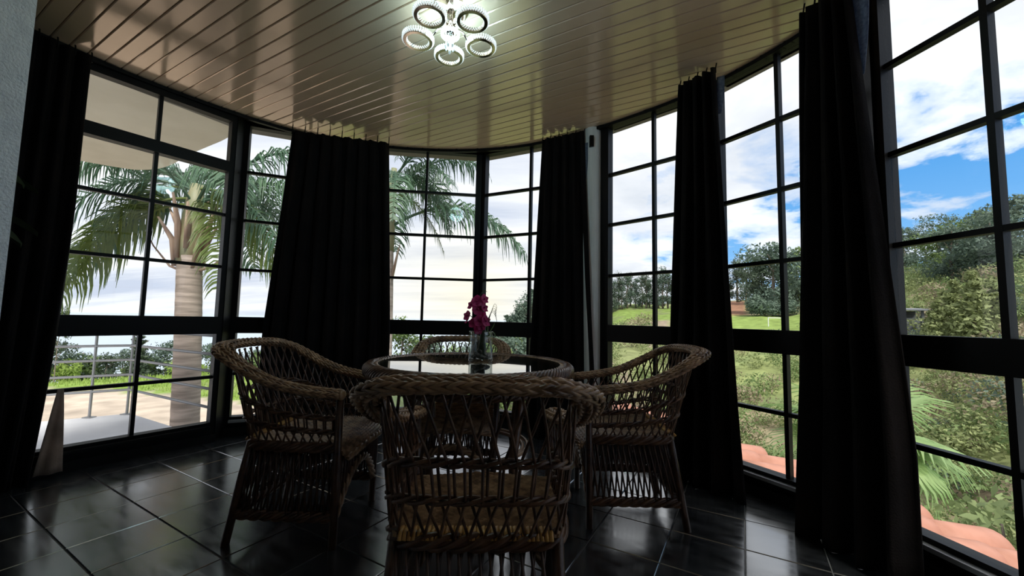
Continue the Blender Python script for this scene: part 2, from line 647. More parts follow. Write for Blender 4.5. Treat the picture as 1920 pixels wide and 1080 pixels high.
PAN = [  # left edge, right edge of the glass of each window
    (P(-3.042, 2.615), P(-2.5, 3.395)),
    (P(-2.456, 3.598), P(-1.552, 3.977)),
    (P(-1.419, 4.019), P(-0.407, 4.147)),
    (P(-0.287, 4.132), P(0.627, 3.68)),
    (P(0.857, 3.474), P(1.431, 2.902)),
    (P(1.487, 2.778), P(1.851, 2.106)),
    (P(1.849, 1.905), P(1.969, 1.165)),
]
ZT, ZL1, ZL2, ZL3, ZMT, ZMB, ZLM, ZB = [Z(v) for v in (2.678, 2.249, 1.798, 1.348, 0.922, 0.779, 0.42, 0.051)]
ZDT, ZDB, ZDR = Z(2.625), Z(2.266), Z(2.174)
ZC = 2.526


def v3(p, z):
    return Vector((p[0], p[1], z))


def outn(a, b):
    d = (b - a).normalized()
    return Vector((-d.y, d.x))     # outward (away from the room)


ST = 0.034
outer = []
inner_pts = []
for (a, b) in PAN:
    d = (b - a).normalized()
    outer.append((a - d * ST, b + d * ST))


def window(idx, a, b, door=False, light_sill=True):
    w = struct('door_1' if door else 'window_%d' % idx)
    n = outn(a, b); d = (b - a).normalized()
    n3 = Vector((n.x, n.y, 0))
    mid = (a + b) / 2
    A, B = a - d * ST, b + d * ST
    top = ZC + 0.02
    m = m_frame

    def vbar(p, z0, z1, wd, dp, nm):
        mb = MB(); mb.bar(v3(p, z0), v3(p, z1), wd, dp, n3); mb.build(nm, m, w)

    def hbar(p, q, z0, z1, dp, nm, off=0.0):
        mb = MB(); o = n3 * off
        mb.bar(v3(p, (z0 + z1) / 2) + o, v3(q, (z0 + z1) / 2) + o, z1 - z0, dp, n3); mb.build(nm, m, w)
    vbar(a - d * ST / 2, 0.02, top, ST, 0.07, 'stile')
    vbar(b + d * ST / 2, 0.02, top, ST, 0.07, 'stile')
    tz = ZDT if door else ZT
    hbar(a, b, tz, top, 0.068, 'top_rail')
    hbar(a, b, ZMB, ZMT, 0.075, 'middle_rail')
    hbar(a, b, 0.02, ZB, 0.072, 'bottom_rail')
    if door:
        hbar(a, b, ZDR, ZDB, 0.072, 'transom_rail')
        rows = [(ZB, ZLM), (ZLM, ZMB), (ZMT, ZL3), (ZL3, ZL2), (ZL2, ZDR), (ZDB, ZDT)]
        bars = [ZLM, ZL3, ZL2]
        spans = [(ZB, ZMB), (ZMT, ZDR), (ZDB, ZDT)]
    else:
        rows = [(ZB, ZLM), (ZLM, ZMB), (ZMT, ZL3), (ZL3, ZL2), (ZL2, ZL1), (ZL1, ZT)]
        bars = [ZLM, ZL3, ZL2, ZL1]
        spans = [(ZB, ZMB), (ZMT, ZT)]
    G = 0.011
    for z in bars:
        hbar(a, b, z - G, z + G, 0.034, 'glazing_bar')
    for z0, z1 in spans:
        vbar(mid, z0, z1, 2 * G, 0.036, 'glazing_bar')
    for (z0, z1) in rows:
        for (p, q) in ((a, mid), (mid, b)):
            mb = MB()
            mb.bar(v3(p, (z0 + z1) / 2), v3(q, (z0 + z1) / 2), z1 - z0, 0.004, n3)
            mb.build('pane', m_pane, w)
    # aluminium runner along the foot of the glass, on the room side
    mb = MB()
    mb.bar(v3(a, ZB - 0.030) - n3 * 0.052, v3(b, ZB - 0.030) - n3 * 0.052, 0.018, 0.032, n3)
    mb.build('sill_track', m_alu if light_sill else m_frame, w, label='pale aluminium track along the foot of the glass')
    return w


for i, (a, b) in enumerate(PAN):
    window(i, a, b, door=(i == 0), light_sill=(i in (1, 5, 6)))
# a further window just outside the frame, on the right, completes the bay
W8 = (P(1.975, 1.03), P(1.93, 0.33))
window(7, *W8)
W_fill = (Vector((1.735, 0.20)), Vector((1.730, -0.35)))  # unseen extra window, added to brighten the left wall and the room
window(8, *W_fill)
outer.append((W8[0] + (W8[0] - W8[1]).normalized() * ST, W8[1] - (W8[0] - W8[1]).normalized() * ST))

# posts between the windows, and the dark curb under the glass
tn = 1
for i in range(len(outer) - 1):
    q0, q1 = outer[i][1], outer[i + 1][0]
    n0 = outn(*PAN[i]); n1 = outn(*(PAN[i + 1] if i + 1 < 7 else W8))
    k = 0.045
    poly = [q0 - n0 * k, q1 - n1 * k, q1 + n1 * k * 1.3, q0 + n0 * k * 1.3]
    if i == 3:
        # white pillar between the two dark frames
        mb = MB()
        c = (q0 + q1) / 2 - (n0 + n1).normalized() * 0.0
        t = (q1 - q0).normalized()
        nn = (n0 + n1).normalized()
        L = (q1 - q0).length / 2
        R0 = L * .8
        ring = [(-L, 0.07), (-L, -0.02)] + [(-L * .2 - R0 * math.cos(PI * q / 14), -0.02 - R0 * math.sin(PI * q / 14)) for q in range(1, 14)] + [(L * .6, -0.02), (L * .6, 0.07)]
        mb.prism([c + t * x + nn * y for x, y in ring][::-1], 0.0, ZC)
        stag(mb.build('trim_%d' % tn, m_pillar), 'white pillar between two black window frames'); tn += 1
        mb = MB()
        mb.prism([c + t * x + nn * y for x, y in [(L * .6, 0.06), (L * .6, -0.03), (L, -0.03), (L, 0.06)]][::-1], 0.0, ZC)
        stag(mb.build('trim_%d' % tn, m_frame)); tn += 1
        continue
    mb = MB(); mb.prism(poly[::-1], 0.0, ZC + 0.02)
    stag(mb.build('trim_%d' % tn, m_frame)); tn += 1
# curb pieces
for i, (p, q) in enumerate(outer):
    a, b = (PAN + [W8])[i]
    n = outn(a, b)
    mb = MB(); mb.prism([p - n * 0.06, q - n * 0.06, q + n * 0.06, p + n * 0.06][::-1], 0.0, 0.06)
    stag(mb.build('baseboard_%d' % (i + 1), m_frame))
    # lintel
    mb = MB(); mb.prism([p - n * 0.05, q - n * 0.05, q + n * 0.12, p + n * 0.12][::-1], ZC + 0.02, ZC + 0.35)
    stag(mb.build('trim_%d' % tn, m_wall)); tn += 1

# ------------------------------------------------------------------ floor, ceiling, walls
bay = []
for (p, q) in outer:
    bay += [tuple(p), tuple(q)]
ROOM = hull2(bay + [(-2.85, 2.0), (-2.85, -1.9), (1.72, -1.9)])
fl = MB(); fl.prism(ROOM, -0.15, -0.004)
floor = stag(fl.build('floor', m_grout), 'floor of dark glossy slate tiles')
T, TH0 = 0.2955, math.radians(-30)
E1, E2 = Vector((math.cos(TH0), math.sin(TH0))), Vector((-math.sin(TH0), math.cos(TH0)))
inset_room = hull2([(p[0] * 0.985, p[1] * 0.985) for p in ROOM])
rest = MB()
g = 0.0022
base_tile = MB()
h = T / 2 - g
bev = 0.0025
base_tile.v = [(-h, -h, -0.008), (h, -h, -0.008), (h, h, -0.008), (-h, h, -0.008), (-h, -h, -bev), (h, -h, -bev), (h, h, -bev), (-h, h, -bev),
               (-h + bev, -h + bev, 0), (h - bev, -h + bev, 0), (h - bev, h - bev, 0), (-h + bev, h - bev, 0)]
base_tile.f = [(0, 1, 5, 4), (1, 2, 6, 5), (2, 3, 7, 6), (3, 0, 4, 7), (4, 5, 9, 8), (5, 6, 10, 9), (6, 7, 11, 10), (7, 4, 8, 11), (8, 9, 10, 11)]
tile_me = base_tile.mesh('tile', m_tile)
for i in range(-16, 14):
    for j in range(-14, 16):
        u0, w0 = -0.01 + i * T, 0.57 + j * T
        cpt = E1 * (u0 + T / 2) + E2 * (w0 + T / 2)
        quad = [tuple(E1 * (u0 + a) + E2 * (w0 + b)) for a, b in ((g, g), (T - g, g), (T - g, T - g), (g, T - g))]
        cl = clip(quad, inset_room)
        if len(cl) < 3 or area2(cl) < 1e-4:
            continue
        if cpt.y < 0.55:
            rest.hull8([(p[0], p[1], -0.008) for p in cl], [(p[0], p[1], 0) for p in cl])
            continue
        if area2(cl) > 0.999 * area2(quad):
            o = put('tile', tile_me, floor)
            o.location = (cpt.x, cpt.y, rnd.uniform(-0.0006, 0.0006))
            o.rotation_euler = (rnd.uniform(-.0015, .0015), rnd.uniform(-.0015, .0015), TH0)
        else:
            mb = MB()
            q = [Vector(p) - cpt for p in cl]
            q = [(k.dot(E1), k.dot(E2)) for k in q]
            mb.prism(q, -0.008, 0)
            o = mb.build('tile', m_tile, floor)
            o.location = (cpt.x, cpt.y, 0); o.rotation_euler = (0, 0, TH0)
rest.build('tile_field', m_tile, floor, kind='stuff')

# ceiling: planks below a slab, edged by a smooth dark curve
edge = []
for (a, b) in PAN + [W8]:
    n = outn(a, b)
    edge.append((a + b) / 2 - n * 0.045)
edge = [Vector((-2.80, 1.95))] + edge + [Vector((1.72, -0.2))]
curve = catmull([v3(p, ZC) for p in edge], 8)
slab = MB(); slab.prism(hull2([(p[0] * 1.06, p[1] * 1.06) for p in ROOM]), ZC + 0.02, ZC + 0.2)
ceiling = stag(slab.build('ceiling', m_ceil), 'ceiling of glossy cream planks')
CPOLY = hull2([(p.x, p.y) for p in curve] + [(-2.80, -1.88), (1.70, -1.88)])
PW = 0.0795
PANG = math.radians(-29.5)
F1, F2 = Vector((math.cos(PANG), math.sin(PANG))), Vector((-math.sin(PANG), math.cos(PANG)))
for k in range(-40, 50):
    w0 = 0.582 + k * PW
    gp = 0.0018

    def strip(i0, i1):
        q = [tuple(F1 * -6 + F2 * (w0 + i0)), tuple(F1 * 6 + F2 * (w0 + i0)), tuple(F1 * 6 + F2 * (w0 + i1)), tuple(F1 * -6 + F2 * (w0 + i1))]
        return clip(q, CPOLY)
    face = strip(gp + 0.004, PW - gp - 0.004)
    full = strip(gp, PW - gp)
    if len(face) < 3 or len(full) < 3 or area2(full) < 2e-3:
        continue
    mb = MB()
    # flat face with two chamfers
    mb.prism(full, ZC + 0.004, ZC + 0.018)
    for (i0, i1, s) in ((gp, gp + 0.004, 1), (PW - gp - 0.004, PW - gp, -1)):
        pass
    # lower face, chamfered: hull of face at ZC and full at ZC+0.004 (done as two separate prisms sharing planes)
    a = strip(gp + 0.004, PW - gp - 0.004)
    mb.prism(a, ZC, ZC + 0.0042)
    for (i0, i1) in ((gp, gp + 0.004), (PW - gp - 0.004, PW - gp)):
        b = strip(i0, i1)
        if len(b) >= 3:
            lowfirst = i0 != gp
            pts = []
            for p in b:
                wv = Vector(p).dot(F2) - w0
                f = (wv - i0) / (i1 - i0)
                z = ZC + 0.004 * (f if lowfirst else 1 - f)
                pts.append((p[0], p[1], z))
            mb.hull8(pts, [(p[0], p[1], ZC + 0.0045) for p in b])
    mb.build('plank', m_plank, ceiling)
tr = MB()
rp, _ = resample(curve, 0.05)
for p, q in zip(rp, rp[1:]):
    t = (q - p).normalized()
    n3 = Vector((-t.y, t.x, 0))
    tr.bar(p + n3 * 0.012 + Vector((0, 0, -0.010)), q + n3 * 0.012 + Vector((0, 0, -0.010)) + t * 0.004, 0.028, 0.03, n3)
stag(tr.build('trim_%d' % tn, m_frame), 'thin black curved moulding round the ceiling edge'); tn += 1

# walls
mb = MB(); mb.box(-1.56, -1.273, -1.9, 1.0, 0, ZC); stag(mb.build('wall_left', m_plaster), 'white rough plaster wall at the left edge')
mb = MB()
pl = outer[0][0]
mb.prism([(pl.x, pl.y), (pl.x - 0.15, pl.y + 0.05), (-3.0, 1.8), (-3.0, -1.9), (-2.85, -1.9), (-2.85, 1.9)], 0, ZC + 0.02)
stag(mb.build('wall_far_left', m_wall))
mb = MB(); mb.box(-3.0, 2.0, -2.05, -1.9, 0, ZC + 0.02); stag(mb.build('wall_back', m_wall))
mb = MB(); pr = outer[-1][1]
mb.prism([(1.728, -0.39), (1.715, -1.9), (1.85, -1.9), (1.85, -0.39)], 0, ZC + 0.02); stag(mb.build('wall_right', m_wall))

# ------------------------------------------------------------------ curtains


def curtain(label, T0, T1, B0, B1, zt, folds, amp_t, amp_b, seedv, mid=None, shape=None):
    """cloth hung from T0..T1 (plan) to B0..B1, with folds growing towards the foot"""
    t = thing('curtain', label, 'curtain', (0, 0, 0), 0, 'black curtains in the bay')
    r = random.Random(seedv)
    T0, T1, B0, B1 = Vector(T0), Vector(T1), Vector(B0), Vector(B1)
    dn = (T1 - T0).normalized(); nn = Vector((-dn.y, dn.x))
    NU, NV = folds * 10, 26
    ph = [r.uniform(-0.5, 0.5) for _ in range(folds + 2)]
    vs, fs = [], []
    for j in range(NV + 1):
        v = j / NV
        z = zt + (0.0015 - zt) * v
        sv = shape(v) if shape else (v, v)
        for i in range(NU + 1):
            u = i / NU
            a = T0.lerp(B0, sv[0]); b = T1.lerp(B1, sv[1])
            p = a.lerp(b, u)
            amp = amp_t + (amp_b - amp_t) * v
            k = int(u * folds)
            w = math.sin(2 * PI * folds * u + ph[k] * v * 1.5 + 0.8 * math.sin(3 * v + seedv)) + 0.3 * math.sin(2 * PI * folds * 2.3 * u + 4 * v)
            off = amp * w
            zz = z
            if j == 0:
                zz += 0.008 * math.sin(2 * PI * folds * u)
            vs.append((p.x + nn.x * off, p.y + nn.y * off, zz))
    for j in range(NV):
        for i in range(NU):
            a = j * (NU + 1) + i
            fs.append((a, a + 1, a + NU + 2, a + NU + 1))
    mb = MB(); mb.add(vs, fs)
    o = mb.build('cloth', m_curtain, t, smooth=True)
    sm = o.modifiers.new('thick', 'SOLIDIFY'); sm.thickness = 0.006; sm.offset = 0
    # hooks up to the ceiling
    for i in range(folds + 1):
        p = T0.lerp(T1, i / folds)
        h = MB(); h.tube([(p.x, p.y, zt - 0.03), (p.x, p.y, zt + 0.0), (p.x + nn.x * 0.012, p.y + nn.y * 0.012, ZC)], 0.004, 5)
        h.build('hook', m_frame, t)
    return t, nn


C1, n1 = curtain('black curtain at the far left beside the white plaster wall', (-2.70, 2.06), (-2.585, 2.325), (-2.74, 2.02), (-2.635, 2.255), 2.49, 4, 0.030, 0.045, 1,
                 shape=lambda v: (v, max(0, (v - .35) / .65) ** 1.6))
C2, n2 = curtain('widest black curtain, behind the left wicker chair', (-1.845, 3.20), (-1.105, 3.395), (-1.955, 3.16), (-1.03, 3.42), 2.47, 8, 0.022, 0.035, 2, shape=lambda v: (min(1, v * 1.5), min(1, v * 1.5)))
C3, n3_ = curtain('black curtain just left of the white pillar', (0.235, 3.33), (0.565, 3.165), (0.165, 3.36), (0.655, 3.125), 2.50, 5, 0.026, 0.036, 3, shape=lambda v: (min(1, v * 1.3), min(1, v * 1.3)))
C4, n4 = curtain('black curtain behind the right wicker chair', (1.064, 2.488), (1.20, 2.30), (0.992, 2.59), (1.275, 2.20), 2.49, 4, 0.030, 0.042, 4)
C5, n5 = curtain('large black curtain nearest the camera on the right', (1.392, 1.84), (1.452, 1.635), (1.35, 1.975), (1.49, 1.515), 2.47, 4, 0.034, 0.046, 5, shape=lambda v: (v, min(1, v * 1.25)))
# folded-back header lining on three of them; bluish light is put into its colour
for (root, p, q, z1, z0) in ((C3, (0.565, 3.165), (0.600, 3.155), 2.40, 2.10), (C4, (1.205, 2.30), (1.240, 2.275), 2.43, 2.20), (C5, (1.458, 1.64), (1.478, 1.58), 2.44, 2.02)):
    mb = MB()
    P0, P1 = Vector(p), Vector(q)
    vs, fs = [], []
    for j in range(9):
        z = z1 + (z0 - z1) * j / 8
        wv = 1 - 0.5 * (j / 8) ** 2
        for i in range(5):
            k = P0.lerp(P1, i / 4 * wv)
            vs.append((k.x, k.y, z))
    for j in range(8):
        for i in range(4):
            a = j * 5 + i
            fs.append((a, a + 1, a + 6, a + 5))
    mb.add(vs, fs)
    o = mb.build('header_lining', m_header_lining, root, smooth=True, label='folded-back header lining, bluish light in its colour')
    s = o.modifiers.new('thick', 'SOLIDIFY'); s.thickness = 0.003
# beige lining turned out at the foot of the left curtain
mb = MB()
vs, fs = [], []
for j in range(13):
    v = j / 12
    z = 0.50 + (0.03 - 0.50) * v
    for i in range(9):
        u = i / 8
        x0, y0 = -2.585 - 0.04 * v, 2.325 - 0.045 * v
        x1, y1 = -2.572 + 0.014 * v, 2.346 + 0.026 * v
        off = 0.012 * math.sin(u * 9 + v * 3) * v
        vs.append((x0 + (x1 - x0) * u + off * .8, y0 + (y1 - y0) * u - off * .6, z))
for j in range(12):
    for i in range(8):
        a = j * 9 + i
        fs.append((a, a + 1, a + 10, a + 9))
mb.add(vs, fs)
o = mb.build('lining', m_lining, C1, smooth=True, label='beige lining turned outwards at the foot')
s = o.modifiers.new('thick', 'SOLIDIFY'); s.thickness = 0.004
# small black bracket on the pillar
mb = MB(); mb.box(-0.016, 0.016, -0.02, 0.02, -0.045, 0.045)
o = mb.build('curtain_bracket', m_frame); o.location = (0.618, 3.135, 2.40); tag(o, 'small black bracket high on the white pillar', 'bracket')

# ------------------------------------------------------------------ wicker chairs


def mirror(pts):
    return pts + [(-x, y, z) for (x, y, z) in pts[::-1]][1:]


RIM = mirror([(0.242, 0.235, 0.628), (0.256, 0.11, 0.642), (0.270, -0.03, 0.672), (0.273, -0.15, 0.725), (0.255, -0.25, 0.780), (0.195, -0.312, 0.808), (0.10, -0.333, 0.816), (0, -0.337, 0.818)])
SEATC = mirror([(0.225, 0.225, 0.405), (0.232, 0.11, 0.408), (0.230, -0.03, 0.41), (0.225, -0.10, 0.412), (0.205, -0.155, 0.414), (0.15, -0.178, 0.415), (0.07, -0.184, 0.415), (0, -0.184, 0.415)])
rim_path, _ = resample(catmull(RIM, 10), 0.01)
NW = 160


def even(path, n):
    pts, L = resample(path, 0.004)
    return [pts[int(round(i * (len(pts) - 1) / n))] for i in range(n + 1)]


LATT = mirror([(0.228, 0.222, 0.622), (0.232, 0.11, 0.636), (0.243, -0.03, 0.664), (0.246, -0.14, 0.716), (0.228, -0.232, 0.772), (0.178, -0.287, 0.800), (0.095, -0.308, 0.806), (0, -0.312, 0.808)])
RIMP, SEATP = even(catmull(LATT, 10), NW), even(catmull(SEATC, 10), NW)


def wall_pt(u, v):
    x = max(0, min(1, u)) * NW
    i = min(NW - 1, int(x)); f = x - i
    a = SEATP[i].lerp(SEATP[i + 1], f); b = RIMP[i].lerp(RIMP[i + 1], f)
    p = a.lerp(b, v)
    return p


def braided(mb, path, rows, a, b):
    # side by side rows of two-strand twist laid over a flat oval core
    n = len(path)
    fr = []
    for i in range(n):
        t = (path[min(i + 1, n - 1)] - path[max(i - 1, 0)]).normalized()
        sd = t.cross(Vector((0, 0, 1))).normalized()
        fr.append((sd, sd.cross(t)))
    for k in range(rows):
        ph = 2 * PI * k / rows
        for q in (0, PI):
            pts = []
            for i in range(n):
                sd, u = fr[i]
                w = (1 if k % 2 else -1) * 2 * PI * i * 0.01 * 17 + q
                o = sd * (a * math.cos(ph) + 0.0042 * math.cos(w)) + u * (b * math.sin(ph) + 0.0042 * math.sin(w))
                pts.append(path[i] + o)
            mb.tube(pts, 0.0050, 5)
    vs, fs = [], []
    for i in range(n):
        for k in range(10):
            ph = 2 * PI * k / 10
            vs.append(path[i] + fr[i][0] * a * .97 * math.cos(ph) + fr[i][1] * b * .9 * math.sin(ph))
    for i in range(n - 1):
        for k in range(10):
            k2 = (k + 1) % 10
            fs.append((i * 10 + k, i * 10 + k2, i * 10 + 10 + k2, i * 10 + 10 + k))
    mb.add(vs, fs)


def make_chair():
    t = thing('wicker_chair', '', 'chair', (0, 0, 0), 0, 'wicker armchairs round the table')
    # legs
    for s in (-1, 1):
        mb = MB(); mb.tube([(s * 0.222, 0.222, 0), (s * 0.224, 0.224, 0.30), (s * 0.240, 0.232, 0.625)], [0.0165, 0.017, 0.0155], 10)
        mb.build('front_leg', m_cane, t, smooth=True)
        mb = MB(); mb.tube([(s * 0.218, -0.228, 0), (s * 0.209, -0.185, 0.25), (s * 0.203, -0.155, 0.42)], [0.0165, 0.017, 0.016], 10)
        mb.build('rear_leg', m_cane, t, smooth=True)
    # braided top rim
    mb = MB(); braided(mb, rim_path, 11, 0.036, 0.014)
    for s in (-1, 1):   # rolled ends of the arms
        mb.blob((s * 0.242, 0.238, 0.626), 0.026, (1.1, 0.6, 0.85), 10, 6)
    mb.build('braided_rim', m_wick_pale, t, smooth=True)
    # lattice of the back and arms
    mb = MB(); K = 34; r = 0.0040
    V1, V2 = 0.28, 0.53
    for k in range(K):
        u = (k + 0.5) / K
        for s in (-1, 1):
            pts = []
            for i in range(4):
                f = i / 3
                uu = u + s * (1.0 / K) * (1 - f) * 1.1 + s * 0.13 / K * f
                pts.append(wall_pt(uu, -0.02 + (V1 + 0.02) * f))
            for i in range(1, 3):
                pts.append(wall_pt(u + s * 0.13 / K, V1 + (V2 - V1) * i / 2))
            for i in range(1, 5):
                f = i / 4
                pts.append(wall_pt(u + s * 0.13 / K + s * 1.15 / K * f, V2 + (0.97 - V2) * f))
            # over/under offset
            cen = Vector((0, 0, 0))
            q = []
            for p in pts:
                o = Vector((p.x, p.y + 0.0, 0)).normalized() * (0.0045 * s)
                q.append(p + o)
            mb.tube(q, r, 5, ref=(0.3, 0.2, 1))
    mb.build('back_lattice', m_wick, t, smooth=True, kind='stuff')
    # twisted bands
    for v, nm in ((V1, 'lower_band'), (V2, 'upper_band')):
        mb = MB(); path = [wall_pt(i / 120, v) for i in range(121)]
        rope(mb, path, 3, 0.009, 0.008, 0.0056, 6.0, 0.012, core=False)
        mb.build(nm, m_wick, t, smooth=True)
    mb = MB(); path = [wall_pt(i / 120, -0.01) for i in range(121)]
    rope(mb, path, 4, 0.010, 0.017, 0.0080, 5.0, 0.012, core=True)
    mb.build('seat_band', m_wick, t, smooth=True)
    # seat: woven sheet
    vs, fs = [], []
    NX, NY = 66, 78
    for j in range(NY + 1):
        f = j / NY
        y = -0.178 + f * 0.440
        for i in range(NX + 1):
            e = i / NX * 2 - 1
            hw = 0.222 if y > -0.10 else 0.222 - 0.02 * ((-0.10 - y) / 0.08) ** 2
            yb = y + (0.030 * (1 - e * e) * max(0, (f - 0.6) / 0.4))
            z = 0.425 - 0.012 * (1 - e * e) * math.sin(PI * min(1, f))
            if f > 0.80:
                z -= 0.055 * ((f - 0.80) / 0.20) ** 2 * (0.55 + 0.45 * e * e)
            wv = (0.0030 if j % 2 else -0.0030) + 0.0016 * math.sin(PI * i * 0.5) * (1 if (j // 2) % 2 else -1)
            vs.append((e * hw, yb, z + wv))
    for j in range(NY):
        for i in range(NX):
            a = j * (NX + 1) + i
            fs.append((a, a + 1, a + NX + 2, a + NX + 1))
    mb = MB(); mb.add(vs, fs)
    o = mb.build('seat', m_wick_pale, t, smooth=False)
    s = o.modifiers.new('thick', 'SOLIDIFY'); s.thickness = 0.010; s.offset = -1
    mb = MB()
    for k in range(34):
        x = -0.185 + 0.37 * k / 33
        mb.tube([(x, -0.190, 0.418), (x, -0.176, 0.432), (x, -0.150, 0.430)], 0.0058, 5)
    mb.build('seat_border', m_gold, t, smooth=True, label='golden cane binding along the back of the seat')
    ed = [vs[NY * (NX + 1) + i] for i in range(NX + 1)]
    mb = MB(); rope(mb, [(p[0], p[1] + 0.004, p[2] - 0.004) for p in ed], 3, 0.008, 0.008, 0.0062, 8.0, 0.010)
    mb.build('seat_edge', m_wick_pale, t, smooth=True)
    # side and back skirts
    for nm, A, B, C, D in (('side_skirt', (0.222, 0.222), (0.213, -0.205), (0.226, 0.225), (0.206, -0.162)),
                           ('side_skirt', (-0.222, 0.222), (-0.213, -0.205), (-0.226, 0.225), (-0.206, -0.162)),
                           ('back_skirt', (-0.213, -0.205), (0.213, -0.205), (-0.205, -0.168), (0.205, -0.168))):
        mb = MB(); n = 16
        A, B, C, D = Vector(A), Vector(B), Vector(C), Vector(D)
        for k in range(n):
            u = (k + 0.5) / n
            for s in (-1, 1):
                u1 = min(0.985, max(0.015, u + s * 1.25 / n)); um = min(.985, max(.015, u + s * 0.35 / n))
                p0 = A.lerp(B, u); p1 = C.lerp(D, u1)
                nrm = Vector((-(B - A).y, (B - A).x)).normalized() * 0.004 * s
                a = v3(p0 + nrm, 0.125); b = v3(p1 + nrm, 0.40)
                mb.tube([a, a.lerp(b, .5), b], 0.0044, 5)
            p0 = A.lerp(B, u)
        mb.build(nm, m_cane, t, smooth=True, kind='stuff')
        mb = MB(); rope(mb, [v3(A.lerp(B, i / 10), 0.122) for i in range(11)], 4, 0.009, 0.017, 0.0075, 5.0, 0.012)
        mb.build('lower_rail', m_wick, t, smooth=True)
    # front skirt with an arched braid
    arch = []
    for i in range(25):
        u = i / 24 * 2 - 1
        arch.append(Vector((u * 0.215, 0.224 + 0.012 * (1 - u * u), 0.125 + 0.165 * (1 - abs(u) ** 2.2))))
    mb = MB(); rope(mb, arch, 4, 0.010, 0.013, 0.0070, 6.0, 0.010)
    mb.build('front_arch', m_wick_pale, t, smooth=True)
    mb = MB(); n = 15
    for k in range(n):
        u = (k + 0.5) / n * 2 - 1
        zb = 0.125 + 0.165 * (1 - abs(u) ** 2.2)
        for s in (-1, 1):
            u1 = max(-1, min(1, u + s * 2.2 / n * (0.40 - zb) / 0.27))
            mb.tube([(u * 0.215, 0.226 + 0.010 * (1 - u * u), zb), (u1 * 0.215, 0.226 + 0.012 * (1 - u1 * u1), 0.40)], 0.0044, 5)
    mb.build('front_skirt', m_cane, t, smooth=True, kind='stuff')
    return t


chair0 = make_chair()
# (x, y) of the seat centre, facing direction
chair0.location = (-0.080, 1.205, 0); chair0.rotation_euler = (0, 0, math.radians(1.5))
chair0['label'] = 'wicker armchair in the foreground, seen from behind'
dup(chair0, (-0.935, 1.945, 0), math.radians(-91), 'wicker armchair on the left side of the table, near the glazed door')
dup(chair0, (0.610, 2.14, 0), math.radians(88), 'wicker armchair on the right side of the table')
dup(chair0, (-0.305, 2.36, 0), math.radians(181), 'wicker armchair on the far side of the table, mostly hidden by it')

# ------------------------------------------------------------------ table
TB = thing('wicker_table', 'round brown wicker table with a glass top and rope edge', 'table', (-0.195, 1.99, 0))
ZTAB = 0.742
circ = lambda r, z, n=96: [Vector((r * math.cos(2 * PI * i / n), r * math.sin(2 * PI * i / n), z)) for i in range(n)]
mb = MB(); rope(mb, circ(0.472, ZTAB - 0.026), 9, 0.022, 0.024, 0.0105, 5.2, 0.014, closed=True)
mb.build('rope_rim', m_wick, TB, smooth=True)
mb = MB(); rope(mb, circ(0.445, ZTAB - 0.004), 4, 0.008, 0.004, 0.004, 8, 0.014, closed=True)
mb.build('inner_braid', m_wick_pale, TB, smooth=True)
mb = MB(); mb.lathe([(0.001, ZTAB - 0.022), (0.455, ZTAB - 0.022), (0.455, ZTAB - 0.008), (0.001, ZTAB - 0.008)][::1], seg=64, cap=False)
mb.build('woven_top', m_cane, TB)
mb = MB(); mb.lathe([(0.0005, ZTAB - 0.006), (0.452, ZTAB - 0.006), (0.452, ZTAB), (0.0005, ZTAB)], seg=72, cap=False)
mb.build('glass_top', m_tglass, TB)
mb = MB(); rope(mb, circ(0.40, ZTAB - 0.10), 4, 0.010, 0.012, 0.007, 6, 0.014, closed=True)
mb.build('apron_rail', m_wick, TB, smooth=True)
mb = MB()
for k in range(40):
    a = 2 * PI * k / 40
    for s in (-1, 1):
        b = a + s * 2 * PI / 40
        mb.tube([(0.40 * math.cos(a), 0.40 * math.sin(a), ZTAB - 0.10), (0.42 * math.cos(b), 0.42 * math.sin(b), ZTAB - 0.02)], 0.0045, 5)
mb.build('apron_lattice', m_cane, TB, smooth=True, kind='stuff')
for k in range(4):
    a = PI / 4 + k * PI / 2
    cx, cy = math.cos(a), math.sin(a)
    mb = MB(); mb.tube([(0.345 * cx, 0.345 * cy, 0), (0.30 * cx, 0.30 * cy, 0.34), (0.36 * cx, 0.36 * cy, 0.70)], [0.02, 0.02, 0.018], 10)
    mb.build('leg', m_wick, TB, smooth=True)
for r, z in ((0.262, 0.345), (0.285, 0.352)):
    mb = MB(); mb.tube(circ(r, z, 48), 0.0095, 8, closed=True)
    mb.build('stretcher_ring', m_ring, TB, smooth=True, label='pale cane hoop tying the legs')

# ------------------------------------------------------------------ vase with orchid
VZ = ZTAB + 0.001
VS = thing('glass_vase', 'clear glass cylinder vase with a dark pebble mound, on the table', 'vase', (-0.150, 2.02, VZ))
mb = MB()
mb.lathe([(0.056, 0.0), (0.060, 0.004), (0.060, 0.146), (0.0595, 0.149), (0.0565, 0.149), (0.056, 0.146), (0.056, 0.014), (0.001, 0.012)], seg=40, cap=False)
mb.lathe([(0.001, 0.0), (0.056, 0.0)], seg=40, cap=False)
mb.build('glass_wall', m_vglass, VS, smooth=True)
for k in range(26):
    a = rnd.uniform(0, 2 * PI); rr = 0.042 * math.sqrt(rnd.random()); zz = 0.020 + (0.050 * (1 - rr / 0.046)) * rnd.uniform(.3, 1)
    mb = MB(); mb.blob((0, 0, 0), rnd.uniform(0.011, 0.016), (1, 0.85, 0.7), 7, 5, 0.08)
    o = mb.build('pebble', m_pebble, VS, smooth=True); o.location = (rr * math.cos(a), rr * math.sin(a), zz); o.rotation_euler = (rnd.random(), rnd.random(), rnd.random() * 6)
OR = thing('orchid_spray', 'artificial magenta orchid spray standing in the glass vase', 'flower', (-0.150, 2.02, VZ + 0.03))
mb = MB()
